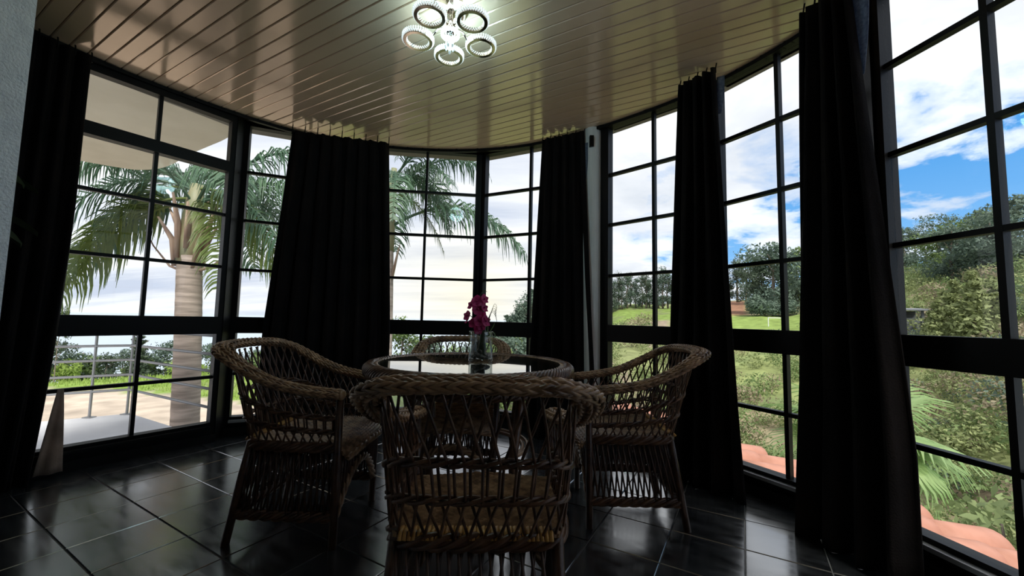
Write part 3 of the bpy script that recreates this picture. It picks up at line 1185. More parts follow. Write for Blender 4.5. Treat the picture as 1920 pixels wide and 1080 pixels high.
mb.tube([(0.0, 0, 0), (0.004, 0.0, 0.08), (0.0, 0, 0.16), (-0.012, 0, 0.24), (-0.012, 0, 0.30), (0.01, 0, 0.328), (0.024, 0, 0.318)], [0.005, 0.005, 0.004, 0.0035, 0.003, 0.002, 0.0015], 6)
mb.tube([(0.006, 0.006, 0), (0.010, 0.005, 0.10), (-0.012, 0.004, 0.17), (-0.045, 0, 0.185), (-0.066, 0, 0.205)], [0.004, 0.004, 0.003, 0.0025, 0.0015], 6)
mb.build('stem', m_stem, OR, smooth=True)
mb = MB()
mb.tube([(0.0, 0.004, -0.015), (0.006, 0.0, 0.05), (0.012, 0, 0.15)], [0.022, 0.018, 0.012], 8)
mb.build('leaf_sheath', m_stem, OR, smooth=True)
petal_v, petal_f = [], []


def blossom(size):
    mb = MB()
    for k in range(5):
        a = 2 * PI * k / 5 + 0.3
        L, W = (1.0, 0.85) if k % 2 == 0 else (1.05, 1.15)
        vs, fs = [], []
        for i in range(6):
            f = i / 5
            w = W * math.sin(PI * (0.12 + 0.83 * f)) * 0.62
            for e in (-1, 0, 1):
                x, y = f * L, e * w
                z = 0.25 * f * f - 0.10 * e * e * w + 0.05
                vs.append((size * (x * math.cos(a) - y * math.sin(a)), size * (x * math.sin(a) + y * math.cos(a)), size * z))
        for i in range(5):
            for e in range(2):
                q = i * 3 + e
                fs.append((q, q + 1, q + 4, q + 3))
        mb.add(vs, fs)
    mb.blob((0, 0, size * 0.18), size * 0.2, (1, 1, 1.2), 6, 4)
    return mb.mesh('blossom', m_magenta, True)


bl = [blossom(0.030), blossom(0.025), blossom(0.019)]
for (x, y, z, k, rx, rz) in [(-0.052, -0.01, 0.250, 1, 1.2, -.9), (-0.022, -.02, 0.268, 0, 1.3, 0.1), (0.012, -.012, 0.280, 1, 1.2, .8), (-0.070, -.006, 0.195, 1, 1.3, -.7), (-0.072, .012, 0.172, 2, 1.1, -1.2),
                             (-0.018, -.022, 0.228, 0, 1.5, .3), (0.012, -.016, 0.236, 1, 1.2, .9), (-0.040, -.016, 0.160, 1, 1.4, -.3), (-0.010, -.022, 0.172, 0, 1.4, .2), (0.020, -.014, 0.170, 0, 1.3, .8),
                             (-0.012, -.018, 0.128, 1, 1.7, -.2), (-0.008, .02, 0.250, 0, -1.3, .2), (0.0, .018, 0.19, 0, -1.3, -.2), (0.002, -.02, 0.148, 1, 1.6, .3), (-0.034, 0.0, .235, 2, 1.3, -.6)]:
    o = put('blossom', bl[k], OR); o.location = (x, y, z); o.rotation_euler = (rx, 0, rz)


def ribbon(mb, pts, w, side):
    s = Vector(side)
    vs, fs = [], []
    n = len(pts)
    for i, p in enumerate(pts):
        k = w * math.sin(PI * (0.15 + 0.85 * (1 - i / (n - 1)))) if i else w * .7
        vs += [Vector(p) - s * k, Vector(p) + s * k]
    for i in range(n - 1):
        fs.append((2 * i, 2 * i + 1, 2 * i + 3, 2 * i + 2))
    mb.add(vs, fs)


for pts in ([(0.02, 0, 0.06), (0.032, 0, 0.12), (0.034, 0, 0.17)], [(0.022, 0, 0.06), (0.046, 0, 0.12), (0.060, 0, 0.145), (0.066, 0, .162)], [(0.02, .01, 0.08), (0.045, .01, 0.115), (0.064, .01, 0.112), (0.072, 0.01, 0.09)],
            [(0.01, 0, .1), (.012, 0, .15), (.004, 0, .175), (-.004, 0, .165)]):
    mb = MB(); ribbon(mb, catmull(pts, 4), 0.0035, (0.7, 0.7, 0)); mb.build('grass_blade', m_blade, OR)
mb = MB()   # wiry tendrils
for k in range(6):
    a = rnd.uniform(-0.4, 1.2)
    p = [Vector((0.025, 0, 0.13)), Vector((0.035 + 0.01 * k * .5, rnd.uniform(-.02, .02), 0.19 + .012 * k)), Vector((0.055 + .004 * k, rnd.uniform(-.02, .02), 0.215 + .006 * k)), Vector((0.072, rnd.uniform(-.02, .02), 0.19 + .008 * k)), Vector((0.078 - .003 * k, 0, 0.165 + .01 * k))]
    mb.tube(catmull(p, 4), 0.0009, 4)
mb.build('tendrils', m_blade, OR, kind='stuff')

# ------------------------------------------------------------------ ceiling light
LZ = 2.37
LC = Vector((-0.338, 1.915))
LT = thing('ceiling_light', 'lit chrome ceiling light with five crystal rings', 'lamp', (LC.x, LC.y, ZC))
mb = MB(); mb.box(-0.085, 0.085, -0.03, 0.03, -0.022, 0); mb.box(-0.03, 0.03, -0.085, 0.085, -0.020, -0.001)
o = mb.build('canopy', m_chrome, LT); o.rotation_euler = (0, 0, 0.5)
mb = MB(); mb.lathe([(0.018, 0), (0.018, -0.03), (0.012, -0.04), (0.012, -0.10), (0.03, -0.11), (0.034, -0.13), (0.02, -0.145), (0.004, -0.15)], seg=16)
mb.build('stem', m_chrome, LT, smooth=True)
offs = [(-0.077, -0.131), (0.122, -0.109), (-0.170, 0.030), (0.149, 0.082), (-0.032, 0.168)]
ringz = LZ - ZC


def beads(r, n, s, zs):
    mb = MB()
    for zz in zs:
        for k in range(n):
            a = 2 * PI * (k + (zz > zs[0]) * .5) / n
            c = Vector((r * math.cos(a), r * math.sin(a), zz))
            vs = [c + Vector(d) * s for d in ((1, 0, 0), (-1, 0, 0), (0, 1, 0), (0, -1, 0), (0, 0, 1.25), (0, 0, -1.25))]
            mb.add(vs, [(0, 2, 4), (2, 1, 4), (1, 3, 4), (3, 0, 4), (2, 0, 5), (1, 2, 5), (3, 1, 5), (0, 3, 5)])
    return mb


outer_me = beads(0.0775, 40, 0.0052, (0.004, 0.013, 0.022)).mesh('outer_crystals', m_crystal)
inner_me = beads(0.0555, 30, 0.0034, (0.004, 0.011)).mesh('inner_crystals', m_crystal)
mb = MB()
prof = [(0.058, -0.004), (0.0735, -0.004), (0.0745, -0.002), (0.0745, 0.016), (0.058, 0.016)]
vs, fs = [], []
for (r, z) in prof:
    for k in range(40):
        a = 2 * PI * k / 40
        vs.append((r * math.cos(a), r * math.sin(a), z))
for i in range(5):
    for k in range(40):
        k2 = (k + 1) % 40; i2 = (i + 1) % 5
        fs.append((i * 40 + k, i * 40 + k2, i2 * 40 + k2, i2 * 40 + k))
mb.add(vs, fs)
band_me = mb.mesh('chrome_ring', m_chrome)
for (dx, dy) in offs:
    rg = put('lamp_ring', band_me, LT); rg.location = (dx, dy, ringz + rnd.uniform(-.008, .008))
    a = put('outer_crystals', outer_me, rg, kind='stuff', label='glowing crystal beads')
    b = put('inner_crystals', inner_me, rg, kind='stuff')
    mb = MB()
    d = Vector((dx, dy, 0)); L = d.length; d.normalize()
    mb.tube([(0, 0, -0.10), d * (L * 0.4) + Vector((0, 0, ringz + 0.05)), d * (L - 0.074) + Vector((0, 0, ringz + 0.012))], 0.006, 8)
    mb.build('arm', m_chrome, LT, smooth=True)
mb = beads(0.042, 20, 0.008, (-0.150, -0.135)); mb.v = mb.v
o = mb.build('hub_crystals', m_crystal, LT, kind='stuff')
for k in range(7):
    a = 2 * PI * k / 7
    mb = MB(); r = 0.0 if k == 0 else 0.022
    x, y = r * math.cos(a), r * math.sin(a)
    zb = -0.20 if k else -0.225
    mb.lathe([(0.0005, -0.15), (0.0012, -0.151), (0.0012, zb), (0.007, zb - 0.010), (0.004, zb - 0.022), (0.0004, zb - 0.026)], (x, y, 0), 6, cap=False)
    mb.build('pendant_drop', m_crystal2, LT)
# the lamp's own light
ld = bpy.data.lights.new('lamp_glow', 'POINT'); ld.energy = 6.5; ld.color = (0.55, 0.90, 1.0); ld.shadow_soft_size = 0.10
lo = bpy.data.objects.new('lamp_glow', ld); COL.objects.link(lo); lo.parent = LT; lo.location = (-0.01, 0.01, ringz + 0.02)

# ------------------------------------------------------------------ potted plant behind the left wall
PP = thing('potted_plant', 'dim leafy pot plant before the far left curtain, half behind the white wall', 'plant', (-2.16, 1.40, 0))
mb = MB(); mb.lathe([(0.11, 0), (0.15, 0.26), (0.16, 0.27), (0.16, 0.30), (0.14, 0.30), (0.135, 0.27), (0.001, 0.265)], seg=20, cap=False); mb.lathe([(0.001, 0), (0.11, 0)], seg=20, cap=False)
mb.build('pot', m_pot, PP, smooth=True)
leaf_me = MB()
vs, fs = [], []
for i in range(8):
    f = i / 7
    w = 0.055 * math.sin(PI * (0.04 + 0.94 * f)) ** 0.7
    for e in (-1, 0, 1):
        vs.append((f * 0.20, e * w, -0.10 * f * f + 0.018 * abs(e)))
for i in range(7):
    for e in range(2):
        q = i * 3 + e
        fs.append((q, q + 1, q + 4, q + 3))
leaf_me.add(vs, fs)
leaf_me = leaf_me.mesh('leaf', m_indoor, True)
mb = MB()
for k in range(5):
    a = 2 * PI * k / 5
    mb.tube([(0.02 * math.cos(a), 0.02 * math.sin(a), 0.25), (0.06 * math.cos(a), 0.06 * math.sin(a), 0.9), (0.10 * math.cos(a), 0.10 * math.sin(a), 1.45)], 0.007, 6)
mb.build('stems', m_stem, PP, smooth=True)
for k in range(34):
    a = rnd.uniform(0, 2 * PI); z = rnd.uniform(1.0, 1.62); r = 0.04 + 0.05 * z
    o = put('leaf', leaf_me, PP); o.location = (r * math.cos(a) * .8, r * math.sin(a) * .8, z - 0.02)
    o.rotation_euler = (rnd.uniform(-.3, .3), rnd.uniform(-.3, .4), a + rnd.uniform(-.5, .5)); k_ = rnd.uniform(.7, 1.15); o.scale = (k_, k_, k_)

# ------------------------------------------------------------------ outside: terrace, railing, roof overhang, lower roof
mb = MB()
mb.prism([(-2.30, 3.12), (-2.26, 3.26), (-2.986, 3.63), (-3.764, 4.055), (-4.05, 3.84), (-5.6, 2.7), (-4.6, 1.4), (-2.95, 2.28)][::-1], -0.30, -0.06)
stag(mb.build('terrace', m_terr), 'white tiled terrace outside the glazed door')
RL = thing('terrace_railing', 'grey steel railing with five bars round the white terrace corner', 'railing', (-3.764, 4.02, -0.06))
c0 = Vector((-3.764, 4.02, -0.06))
Lp, Cp, Rp = Vector((-5.5, 2.75, 0)), Vector((-3.764, 4.02, 0)), Vector((-2.30, 3.262, 0))
for z in (0.18, 0.328, 0.472, 0.612, 0.768):
    mb = MB(); rr = 0.012 if z < .7 else 0.016
    mb.tube([Lp + Vector((0, 0, z)) - c0, Cp + Vector((-0.02, -0.012, z)) - c0, Cp + Vector((0.025, -0.012, z)) - c0, Rp + Vector((0, 0, z)) - c0], rr, 8)
    mb.build('bar', m_rail, RL, smooth=True)
for p in (Vector((-3.974, 3.868, 0)), Cp, Vector((-4.9, 3.19, 0)), Vector((-2.33, 3.275, 0))):
    mb = MB(); mb.tube([p + Vector((0, 0, -0.06)) - c0, p + Vector((0, 0, 0.768)) - c0], 0.011, 8)
    q = p - c0
    mb.box(q.x - .04, q.x + .04, q.y - .03, q.y + .03, 0.0, 0.008)
    mb.build('post', m_rail, RL, smooth=False)

mb = MB()
ov = catmull([(-2.45, 3.25, 0), (-2.62, 3.74, 0), (-3.02, 4.06, 0), (-3.38, 4.28, 0), (-3.78, 4.52, 0), (-4.35, 4.90, 0), (-4.75, 5.05, 0), (-5.05, 5.00, 0), (-5.6, 4.55, 0), (-6.6, 3.6, 0)], 6)
mb.prism(([(p.x, p.y) for p in ov] + [(-5.5, 1.2), (-2.95, 2.15), (-2.85, 2.4), (-2.35, 3.05)])[::-1], 2.78, 3.0)
stag(mb.build('roof_overhang', m_soffit), 'rounded cream roof overhang above the terrace')

# roof of clay barrel tiles under the right hand windows
RF = thing('lower_roof', 'pink terracotta barrel-tile roof just below the right windows', 'roof', (1.95, 0.0, -0.05))
bt = MB()
LT_, RT_ = 0.42, 0.105
vs, fs = [], []
for i in range(2):
    for k in range(11):
        a = PI * k / 10
        r = RT_ * (1.0 if i == 0 else 1.10)
        vs.append((i * LT_, r * math.cos(a) * 1.04, r * math.sin(a) * 0.95))
    for k in range(11):
        a = PI * k / 10
        r = (RT_ * (1.0 if i == 0 else 1.10)) - 0.012
        vs.append((i * LT_, r * math.cos(a) * 1.04, r * math.sin(a) * 0.95))
for k in range(10):
    fs += [(k, k + 1, 22 + k + 1, 22 + k), (11 + k + 1, 11 + k, 33 + k, 33 + k + 1), (22 + k, 22 + k + 1, 33 + k + 1, 33 + k), (k + 1, k, 11 + k, 11 + k + 1)]
fs += [(0, 22, 33, 11), (10, 21, 43, 32)]
bt.add(vs, fs)
bt = bt.mesh('roof_tile', m_clay, True)
slope = math.radians(11)
for j in range(16):
    y = 0.25 + j * 0.248
    # wall line of the bay at this y
    wx = 1.87 if y < 1.05 else (1.84 if y < 1.8 else max(1.84 - (y - 1.8) * 0.56, 0.6))
    if y > 2.6:
        wx = 1.39 - (y - 2.61)
    eave = 2.62 - max(0, y - 2.2) * 0.62
    n = max(1, int((eave - wx - 0.06) / 0.36))
    for i in range(n):
        x = eave - LT_ - (n - 1 - i) * 0.36
        o = put('roof_tile', bt, RF)
        o.location = (x - 1.95 + rnd.uniform(-.008, .008), y + rnd.uniform(-.006, .006), -0.075 - math.tan(slope) * (x - 1.95) + 0.006 * (1 if i % 2 else 0))
        o.rotation_euler = (0, slope - 0.035, rnd.uniform(-.012, .012))
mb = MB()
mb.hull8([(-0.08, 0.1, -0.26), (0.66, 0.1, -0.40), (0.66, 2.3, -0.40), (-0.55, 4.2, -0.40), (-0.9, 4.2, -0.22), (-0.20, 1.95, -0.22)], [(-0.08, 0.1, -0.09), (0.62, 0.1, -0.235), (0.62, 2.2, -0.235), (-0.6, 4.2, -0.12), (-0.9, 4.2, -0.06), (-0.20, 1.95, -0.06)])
mb.build('roof_bed', m_husk, RF)  # coloured darker than the tiles to stand for shade in the valleys

# ------------------------------------------------------------------ terrain
TABLE = [  # azimuth (deg, right positive) : heights at radii
    (-95, [-2.6, -2.6, -2.6, -2.6, -7, -20, -45]),
    (-62, [-2.6, -2.6, -2.6, -2.6, -7, -20, -45]),
    (-20, [-2.6, -2.6, -2.6, -2.8, -9, -22, -45]),
    (-6, [-3.2, -3.4, -4.5, -7.5, -11, -12, -14]),
    (6, [-3.6, -3.8, -4.6, -6.0, -6.0, -4.5, -2.5]),
    (16, [-4.0, -4.2, -4.8, -4.2, 0.6, 4.2, 7]),
    (33, [-4.5, -4.8, -5.4, -4.0, 1.4, 5.0, 9]),
    (42, [-4.5, -5.0, -5.8, -3.2, 3.0, 9.0, 11]),
    (46, [-4.5, -5.0, -5.8, -2.6, 4.8, 11.5, 14]),
    (52, [-4.5, -5.0, -5.4, -1.2, 6.5, 13.0, 16]),
    (60, [-4.5, -4.5, -4.6, 0.5, 8.5, 15, 19]),
    (95, [-4.5, -4.5, -4.6, 1.0, 8.5, 15, 19]),
]
RAD = [0, 8, 15, 30, 60, 100, 160]


def terr_h(az, r):
    az = max(-95, min(95, az))
    for i in range(len(TABLE) - 1):
        a0, h0 = TABLE[i]; a1, h1 = TABLE[i + 1]
        if az <= a1:
            f = (az - a0) / (a1 - a0); f = f * f * (3 - 2 * f)
            break

    def prof(hh):
        if r >= 160:
            return hh[-1]
        for k in range(6):
            if r <= RAD[k + 1]:
                g_ = (r - RAD[k]) / (RAD[k + 1] - RAD[k])
                return hh[k] + (hh[k + 1] - hh[k]) * g_
    return prof(h0) * (1 - f) + prof(h1) * f


def terr(x, y):
    r = math.hypot(x, y)
    az = math.degrees(math.atan2(x, y))
    h = terr_h(az, r)
    k = min(1, max(0, (r - 12) / 30)) * (1 if az > 0 else .3)
    return h + k * 0.9 * mnoise.noise(Vector((x * .09, y * .09, 0.3))) + k * .35 * mnoise.noise(Vector((x * .3, y * .3, 1.3)))


def pol(az, r):
    a = math.radians(az)
    return r * math.sin(a), r * math.cos(a)


def ground_col(az, r, x, y):
    nn = mnoise.noise(Vector((x * .12, y * .12, 5))) + .5 * mnoise.noise(Vector((x * .5, y * .5, 7)))
    if az < -3:
        if r < 25.5 + 1.0 * nn - 0.55 * (az + 44):
            return (0.46, 0.38, 0.31)
        if r < 36 and az < -22:
            return (0.19, 0.28, 0.06) if nn > -.4 else (0.22, 0.27, 0.10)
        return (0.11, 0.14, 0.07)
    if 60 < r < 105 and 9 < az < 27:
        return (0.17, 0.235, 0.06) if nn > -.25 else (0.17, 0.19, 0.09)
    if 26 < az < 36.5 and 46 < r < 68:
        return (0.20, 0.27, 0.075)
    if 26 < az < 31 and 68 <= r < 120:
        return (0.26, 0.14, 0.09)
    if r > 22 and 8 < az < 22 and r < 60:
        return (0.25, 0.20, 0.15) if nn > .0 else (0.20, 0.22, 0.10)
    if az > 36:
        return (0.19, 0.21, 0.09) if nn > -.2 else (0.20, 0.16, 0.11)
    return (0.22, 0.25, 0.10) if nn > 0.05 else ((0.26, 0.22, 0.14) if nn < -.3 else (0.17, 0.21, 0.09))


mb = MB()
NA, NR = 190, 110
azs = [-95 + 190 * i / NA for i in range(NA + 1)]
rs = [2.6 * (175 / 2.6) ** (j / NR) for j in range(NR + 1)]
cols = []
for r in rs:
    for az in azs:
        x, y = pol(az, r)
        mb.v.append((x, y, terr(x, y)))
        cols.append(ground_col(az, r, x, y))
for j in range(NR):
    for i in range(NA):
        a = j * (NA + 1) + i
        mb.f.append((a, a + 1, a + NA + 2, a + NA + 1))
m_ground = bpy.data.materials.new('ground')
m_ground.use_nodes = True
nt = m_ground.node_tree
b = nt.nodes['Principled BSDF']; b.inputs['Roughness'].default_value = 0.95; b.inputs['Specular IOR Level'].default_value = 0.1
at = N(nt, 'ShaderNodeAttribute'); at.attribute_name = 'soil'
tcn = N(nt, 'ShaderNodeTexCoord'); nz = N(nt, 'ShaderNodeTexNoise'); nz.inputs['Scale'].default_value = 0.9; nz.inputs['Detail'].default_value = 8
nt.links.new(tcn.outputs['Object'], nz.inputs['Vector'])
hs = N(nt, 'ShaderNodeHueSaturation'); nt.links.new(at.outputs['Color'], hs.inputs['Color'])
nt.links.new(ramp(nt, nz.outputs[0], [(0.3, 0.72), (0.7, 1.3)]), hs.inputs['Value'])
nt.links.new(hs.outputs[0], b.inputs['Base Color'])
gme = mb.mesh('ground', m_ground, True)
ca = gme.color_attributes.new('soil', 'FLOAT_COLOR', 'POINT')
ca.data.foreach_set('color', [k for c in cols for k in (*c, 1.0)])
stag(put('ground', gme), 'garden, drive and hillside ground outside')
mb = MB(); mb.add([(-6000, 30, -42), (1500, 30, -42), (1500, 8000, -42), (-6000, 8000, -42)], [(0, 1, 2, 3)])
stag(mb.build('sea', m_sea), 'pale sea at the horizon')

# ------------------------------------------------------------------ vegetation


def leaf_cloud(mb, c, r, n, size, sq=(1, 1, 1), rr=rnd, shell=0.45):
    for _ in range(n):
        d = Vector((rr.gauss(0, 1), rr.gauss(0, 1), rr.gauss(0, 1))).normalized()
        k = r * (shell + (1 - shell) * rr.random() ** 0.5)
        p = Vector(c) + Vector((d.x * sq[0], d.y * sq[1], d.z * sq[2])) * k
        a = Vector((rr.gauss(0, 1), rr.gauss(0, 1), rr.gauss(0, 1))).normalized()
        b = a.cross(d)
        if b.length < .1:
            b = a.cross(Vector((0, 0, 1)))
        b.normalize()
        s = size * rr.uniform(.6, 1.3)
        mb.add([p - a * s - b * s * .25, p + b * s * .45, p + a * s, p - b * s * .55], [(0, 1, 2, 3)])


def tree_mesh(kind, seedv, material):
    r = random.Random(seedv)
    mb = MB()
    if kind == 'round':
        for k in range(20):
            a = r.uniform(0, 2 * PI); q = r.uniform(0, .30)
            leaf_cloud(mb, (q * math.cos(a), q * math.sin(a), r.uniform(.12, .88)), r.uniform(.11, .21), 150, .024, (1, 1, .8), r)
    elif kind == 'tall':   # eucalyptus: airy clumps up a straight trunk
        for k in range(22):
            a = r.uniform(0, 2 * PI); z = r.uniform(.05, .96); q = r.uniform(.02, .20) * (1.15 - z)
            leaf_cloud(mb, (q * math.cos(a) * 1.2, q * math.sin(a) * 1.2, z), r.uniform(.05, .12), 90, .018, (1, 1, 1.1), r, .2)
    elif kind == 'open':   # open crown with gaps of sky
        for k in range(16):
            a = r.uniform(0, 2 * PI); z = r.uniform(.45, .98); q = r.uniform(.05, .42) * (1.2 - .5 * z)
            leaf_cloud(mb, (q * math.cos(a), q * math.sin(a), z), r.uniform(.07, .14), 90, .020, (1.2, 1.2, .6), r, .15)
    elif kind == 'cone':
        for k in range(22):
            z = k / 22; q = .20 * (1 - z) + .02
            leaf_cloud(mb, (r.uniform(-.04, .04), r.uniform(-.04, .04), .06 + .92 * z), q, 90, .030, (1, 1, .6), r, .4)
    elif kind == 'bush':
        for k in range(8):
            a = r.uniform(0, 2 * PI); q = r.uniform(0, .38)
            leaf_cloud(mb, (q * math.cos(a), q * math.sin(a), r.uniform(.15, .55)), r.uniform(.20, .34), 90, .055, (1, 1, .85), r)
    elif kind == 'big_leaf':
        for k in range(8):
            a = r.uniform(0, 2 * PI); q = r.uniform(0, .40)
            leaf_cloud(mb, (q * math.cos(a), q * math.sin(a), r.uniform(.25, .75)), r.uniform(.20, .28), 70, .055, (1, 1, .85), r)
    return mb.mesh('foliage', material, False)


def trunk_mesh(seedv, top=.8, r0=.022):
    r = random.Random(seedv)
    mb = MB()
    b = [(0, 0, -.03), (r.uniform(-.02, .02), r.uniform(-.02, .02), top * .5), (r.uniform(-.03, .03), r.uniform(-.03, .03), top)]
    mb.tube(catmull(b, 3), [r0 * (1 - .7 * i / 6) for i in range(7)], 6)
    for k in range(4):
        z = r.uniform(.3, top * .9); a = r.uniform(0, 2 * PI)
        mb.tube([(0, 0, z), (.12 * math.cos(a), .12 * math.sin(a), z + .12)], [r0 * .4, r0 * .15], 4)
    return mb.mesh('trunk', m_bark, True)


TRUNKS = [trunk_mesh(k) for k in range(3)]
FOL = {}


def fol(kind, material, var=0):
    key = (kind, material.name, var)
    if key not in FOL:
        FOL[key] = tree_mesh(kind, hash((kind, var)) % 1 + var * 17 + len(kind), material)
    return FOL[key]


def tree(name, label, az, r, height, kind, material, var=0, wide=1.0, group=None, cat='tree', trunk=True, dz=0.0):
    x, y = pol(az, r)
    t = thing(name, label, cat, (x, y, terr(x, y) + dz), rnd.uniform(0, 6.28), group)
    t.scale = (height * wide, height * wide, height)
    put('foliage', fol(kind, material, var), t, kind='stuff')
    if trunk:
        put('trunk', TRUNKS[var % 3], t)
    return t


# row of eucalyptus on the skyline behind the green field (seen in the window right of the pillar)
for k in range(22):
    tree('eucalyptus_tree', 'tall dark eucalyptus in the row behind the far green field', 11.5 + k * 0.58 + rnd.uniform(-.2, .2), 92 + rnd.uniform(-4, 5), rnd.uniform(6.2, 9.0), 'tall', m_leaf_blue if k % 3 else m_leaf_dark, k % 3, 1.25, 'eucalyptus row behind the far field')
GL = ['broad dark tree standing in front of the grove beside the far lawn', 'tall blue-green tree in the middle of the grove', 'blue-green tree at the right side of the grove', 'slim blue-green tree rising behind the grove', 'slim dark tree behind the brown field, nearest the grove', 'slim dark tree on the skyline above the brown field', 'slim blue-green tree at the left end above the brown field', 'lighter green tree at the right end of the grove', 'slim dark tree half behind the curtain, left of the brown field', 'open-crowned dark tree behind the left edge of the grove']
# grove at the edge of the lawn (window left of the big right curtain)
for k, (az, r, hh, kd, mt) in enumerate([(32.0, 76, 11.5, 'round', m_leaf_dark), (33.4, 74, 14, 'round', m_leaf_blue), (34.4, 80, 13, 'round', m_leaf_blue), (31.4, 96, 13, 'tall', m_leaf_blue), (29.5, 110, 13, 'tall', m_leaf_dark), (28.2, 112, 12, 'tall', m_leaf_dark), (27.3, 114, 12, 'tall', m_leaf_blue), (35.6, 82, 13, 'round', m_leaf_mid), (26.0, 112, 12, 'tall', m_leaf_dark), (30.4, 112, 14, 'open', m_leaf_dark)]):
    tree('grove_tree', GL[k], az, r, hh * .84, kd, mt, k % 3, 1.0 if kd != 'tall' else 1.3, 'grove beside the far lawn')
for k in range(5):
    tree('grey_bush', 'grey-green bush under the grove by the far lawn', 31.3 + k * 0.9, 68 + rnd.uniform(-1, 2), rnd.uniform(2.6, 3.8), 'bush', m_leaf_blue, k % 2, 1.2, 'bushes under the grove', 'bush', False)
# open crowned trees along the skyline of the right hill
for k in range(24):
    az = 38.5 + k * 0.78 + rnd.uniform(-.2, .2)
    tree('hilltop_tree', 'open-crowned tree on the ridge of the right hill', az, 100 + rnd.uniform(-9, 10), rnd.uniform(5.0, 9.5), 'open' if k % 4 else 'round', (m_leaf_blue, m_leaf_dark, m_leaf_blue)[k % 3], k % 3, 1.0, 'trees on the right ridge')
# pale conical trees low on the hill
for k, az in enumerate((46.6, 47.9, 49.2, 50.4)):
    tree('cone_tree', 'pale green conical tree low on the right hillside', az, 36 + (k % 2) * 2, 4.0 + .5 * (k % 3), 'cone', m_leaf_olive, k % 2, 1.15, 'pale conical trees on the hillside')
# big dark trees halfway up
for k, (az, r, hh) in enumerate(((48.0, 62, 7), (49.3, 70, 8), (50.4, 60, 7), (47.2, 78, 7), (51.5, 66, 8))):
    tree('hillside_tree', 'broad green tree halfway up the right hillside', az, r, hh, 'round', (m_leaf_blue, m_leaf_mid)[k % 2], k % 3, 1.1, 'broad trees on the right hillside')
# distant trees straight ahead
for k in range(11):
    az = -2.8 + k * .62 + rnd.uniform(-.1, .1)
    tree('distant_tree', 'hazy distant tree seen low through the middle window', az, 95 + rnd.uniform(-6, 8), 8.5 + 5.5 * max(0, (k - 3) / 7) + rnd.uniform(0, 1.5), 'tall' if k % 2 else 'cone', m_leaf_blue, k % 3, 1.5, 'distant trees straight ahead')
for k in range(7):
    tree('valley_tree', 'bushy green tree in the valley below the middle window', -15 + k * 3.2, 40 + rnd.uniform(-6, 10), rnd.uniform(6, 8), 'round', (m_leaf_mid, m_leaf_blue)[k % 2], k % 3, 1.1, 'valley trees straight ahead')
# garden trees and shrubs beyond the drive, left
for k in range(28):
    az = -53 + k * 1.3
    x, y = pol(az, 24)
    tree('garden_tree', 'dark garden tree beyond the drive, behind the railing', az + rnd.uniform(-.5, .5), 38 + rnd.uniform(-3, 5), rnd.uniform(2.2, 3.3), ('round', 'round', 'bush')[k % 3], (m_leaf_dark, m_leaf_mid, m_leaf_blue)[(k * 2) % 3], k % 3, 1.1, 'garden trees beyond the drive')
tree('dark_conifer', 'dark pointed conifer beyond the left railing', -42.6, 37, 3.7, 'cone', m_leaf_dark, 0, 1.1)
tree('lime_shrub', 'bright lime-green shrub beyond the left railing', -47.4, 35, 2.0, 'bush', m_leaf_lime, 0, .9, None, 'shrub', False)
tree('yellow_flowering_shrub', 'yellow-green shrub just left of the palm trunk', -38.6, 32, 1.9, 'bush', m_leaf_lime, 1, 1.2, None, 'shrub', False)
# small palm-like treetop above the left curtain edge
tree('thin_treetop', 'thin feathery treetop at the edge of the left curtain', -48.3, 34, 4.4, 'open', m_leaf_dark, 1, .35)

# scrub over the valley and the hill: nobody could count it
scr = random.Random(11)
for nm, lab, mt, cnt, kind, pred in (
        ('olive_scrub', 'olive scrub covering the right hillside and valley', m_leaf_olive, 330, 'bush', lambda a, r: True),
        ('green_scrub', 'green scrub covering the right hillside and valley', m_leaf_mid, 330, 'bush', lambda a, r: True),
        ('dry_scrub', 'dry brown scrub below the right windows', m_leaf_dry, 150, 'bush', lambda a, r: r < 60),
        ('dark_scrub', 'dark scrub in the folds of the right hillside', m_leaf_blue, 90, 'bush', lambda a, r: a > 40)):
    mb = MB(); n = 0
    while n < cnt:
        az = scr.uniform(12, 58); r = 9 * (105 / 9) ** (scr.random() ** .75)
        if not pred(az, r) or (26 < az < 36.5 and 46 < r < 120) or (9 < az < 27 and 58 < r < 120):
            continue
        if az < 37 and r > 18 and scr.random() < .55:
            continue
        x, y = pol(az, r)
        s = scr.uniform(.5, 1.25) * (1.0 + r / 55)
        zz = terr(x, y)
        for k in range(4):
            a = scr.uniform(0, 6.28); q = scr.uniform(0, .5) * s
            leaf_cloud(mb, (x + q * math.cos(a), y + q * math.sin(a), zz + .35 * s), .52 * s, 75, .055 * s, (1, 1, .75), scr, .5)
        n += 1
    tag(mb.build(nm, mt), lab, 'shrubs', None, 'stuff')
# grass tufts on the lawn strip
mb = MB()
for _ in range(5200):
    az = scr.uniform(-56, -20); r = 26 - .55 * (az + 44) + scr.uniform(0, 8)
    x, y = pol(az, r); z = terr(x, y)
    a = scr.uniform(0, 6.28); h_ = scr.uniform(.08, .25); w = .03
    mb.add([(x - w * math.cos(a), y - w * math.sin(a), z), (x + w * math.cos(a), y + w * math.sin(a), z), (x + scr.uniform(-.06, .06), y + scr.uniform(-.06, .06), z + h_)], [(0, 1, 2)])
tag(mb.build('lawn_grass', m_leaf_lime), 'bright grass strip beyond the drive on the left', 'grass', None, 'stuff')

# ------------------------------------------------------------------ feather palms


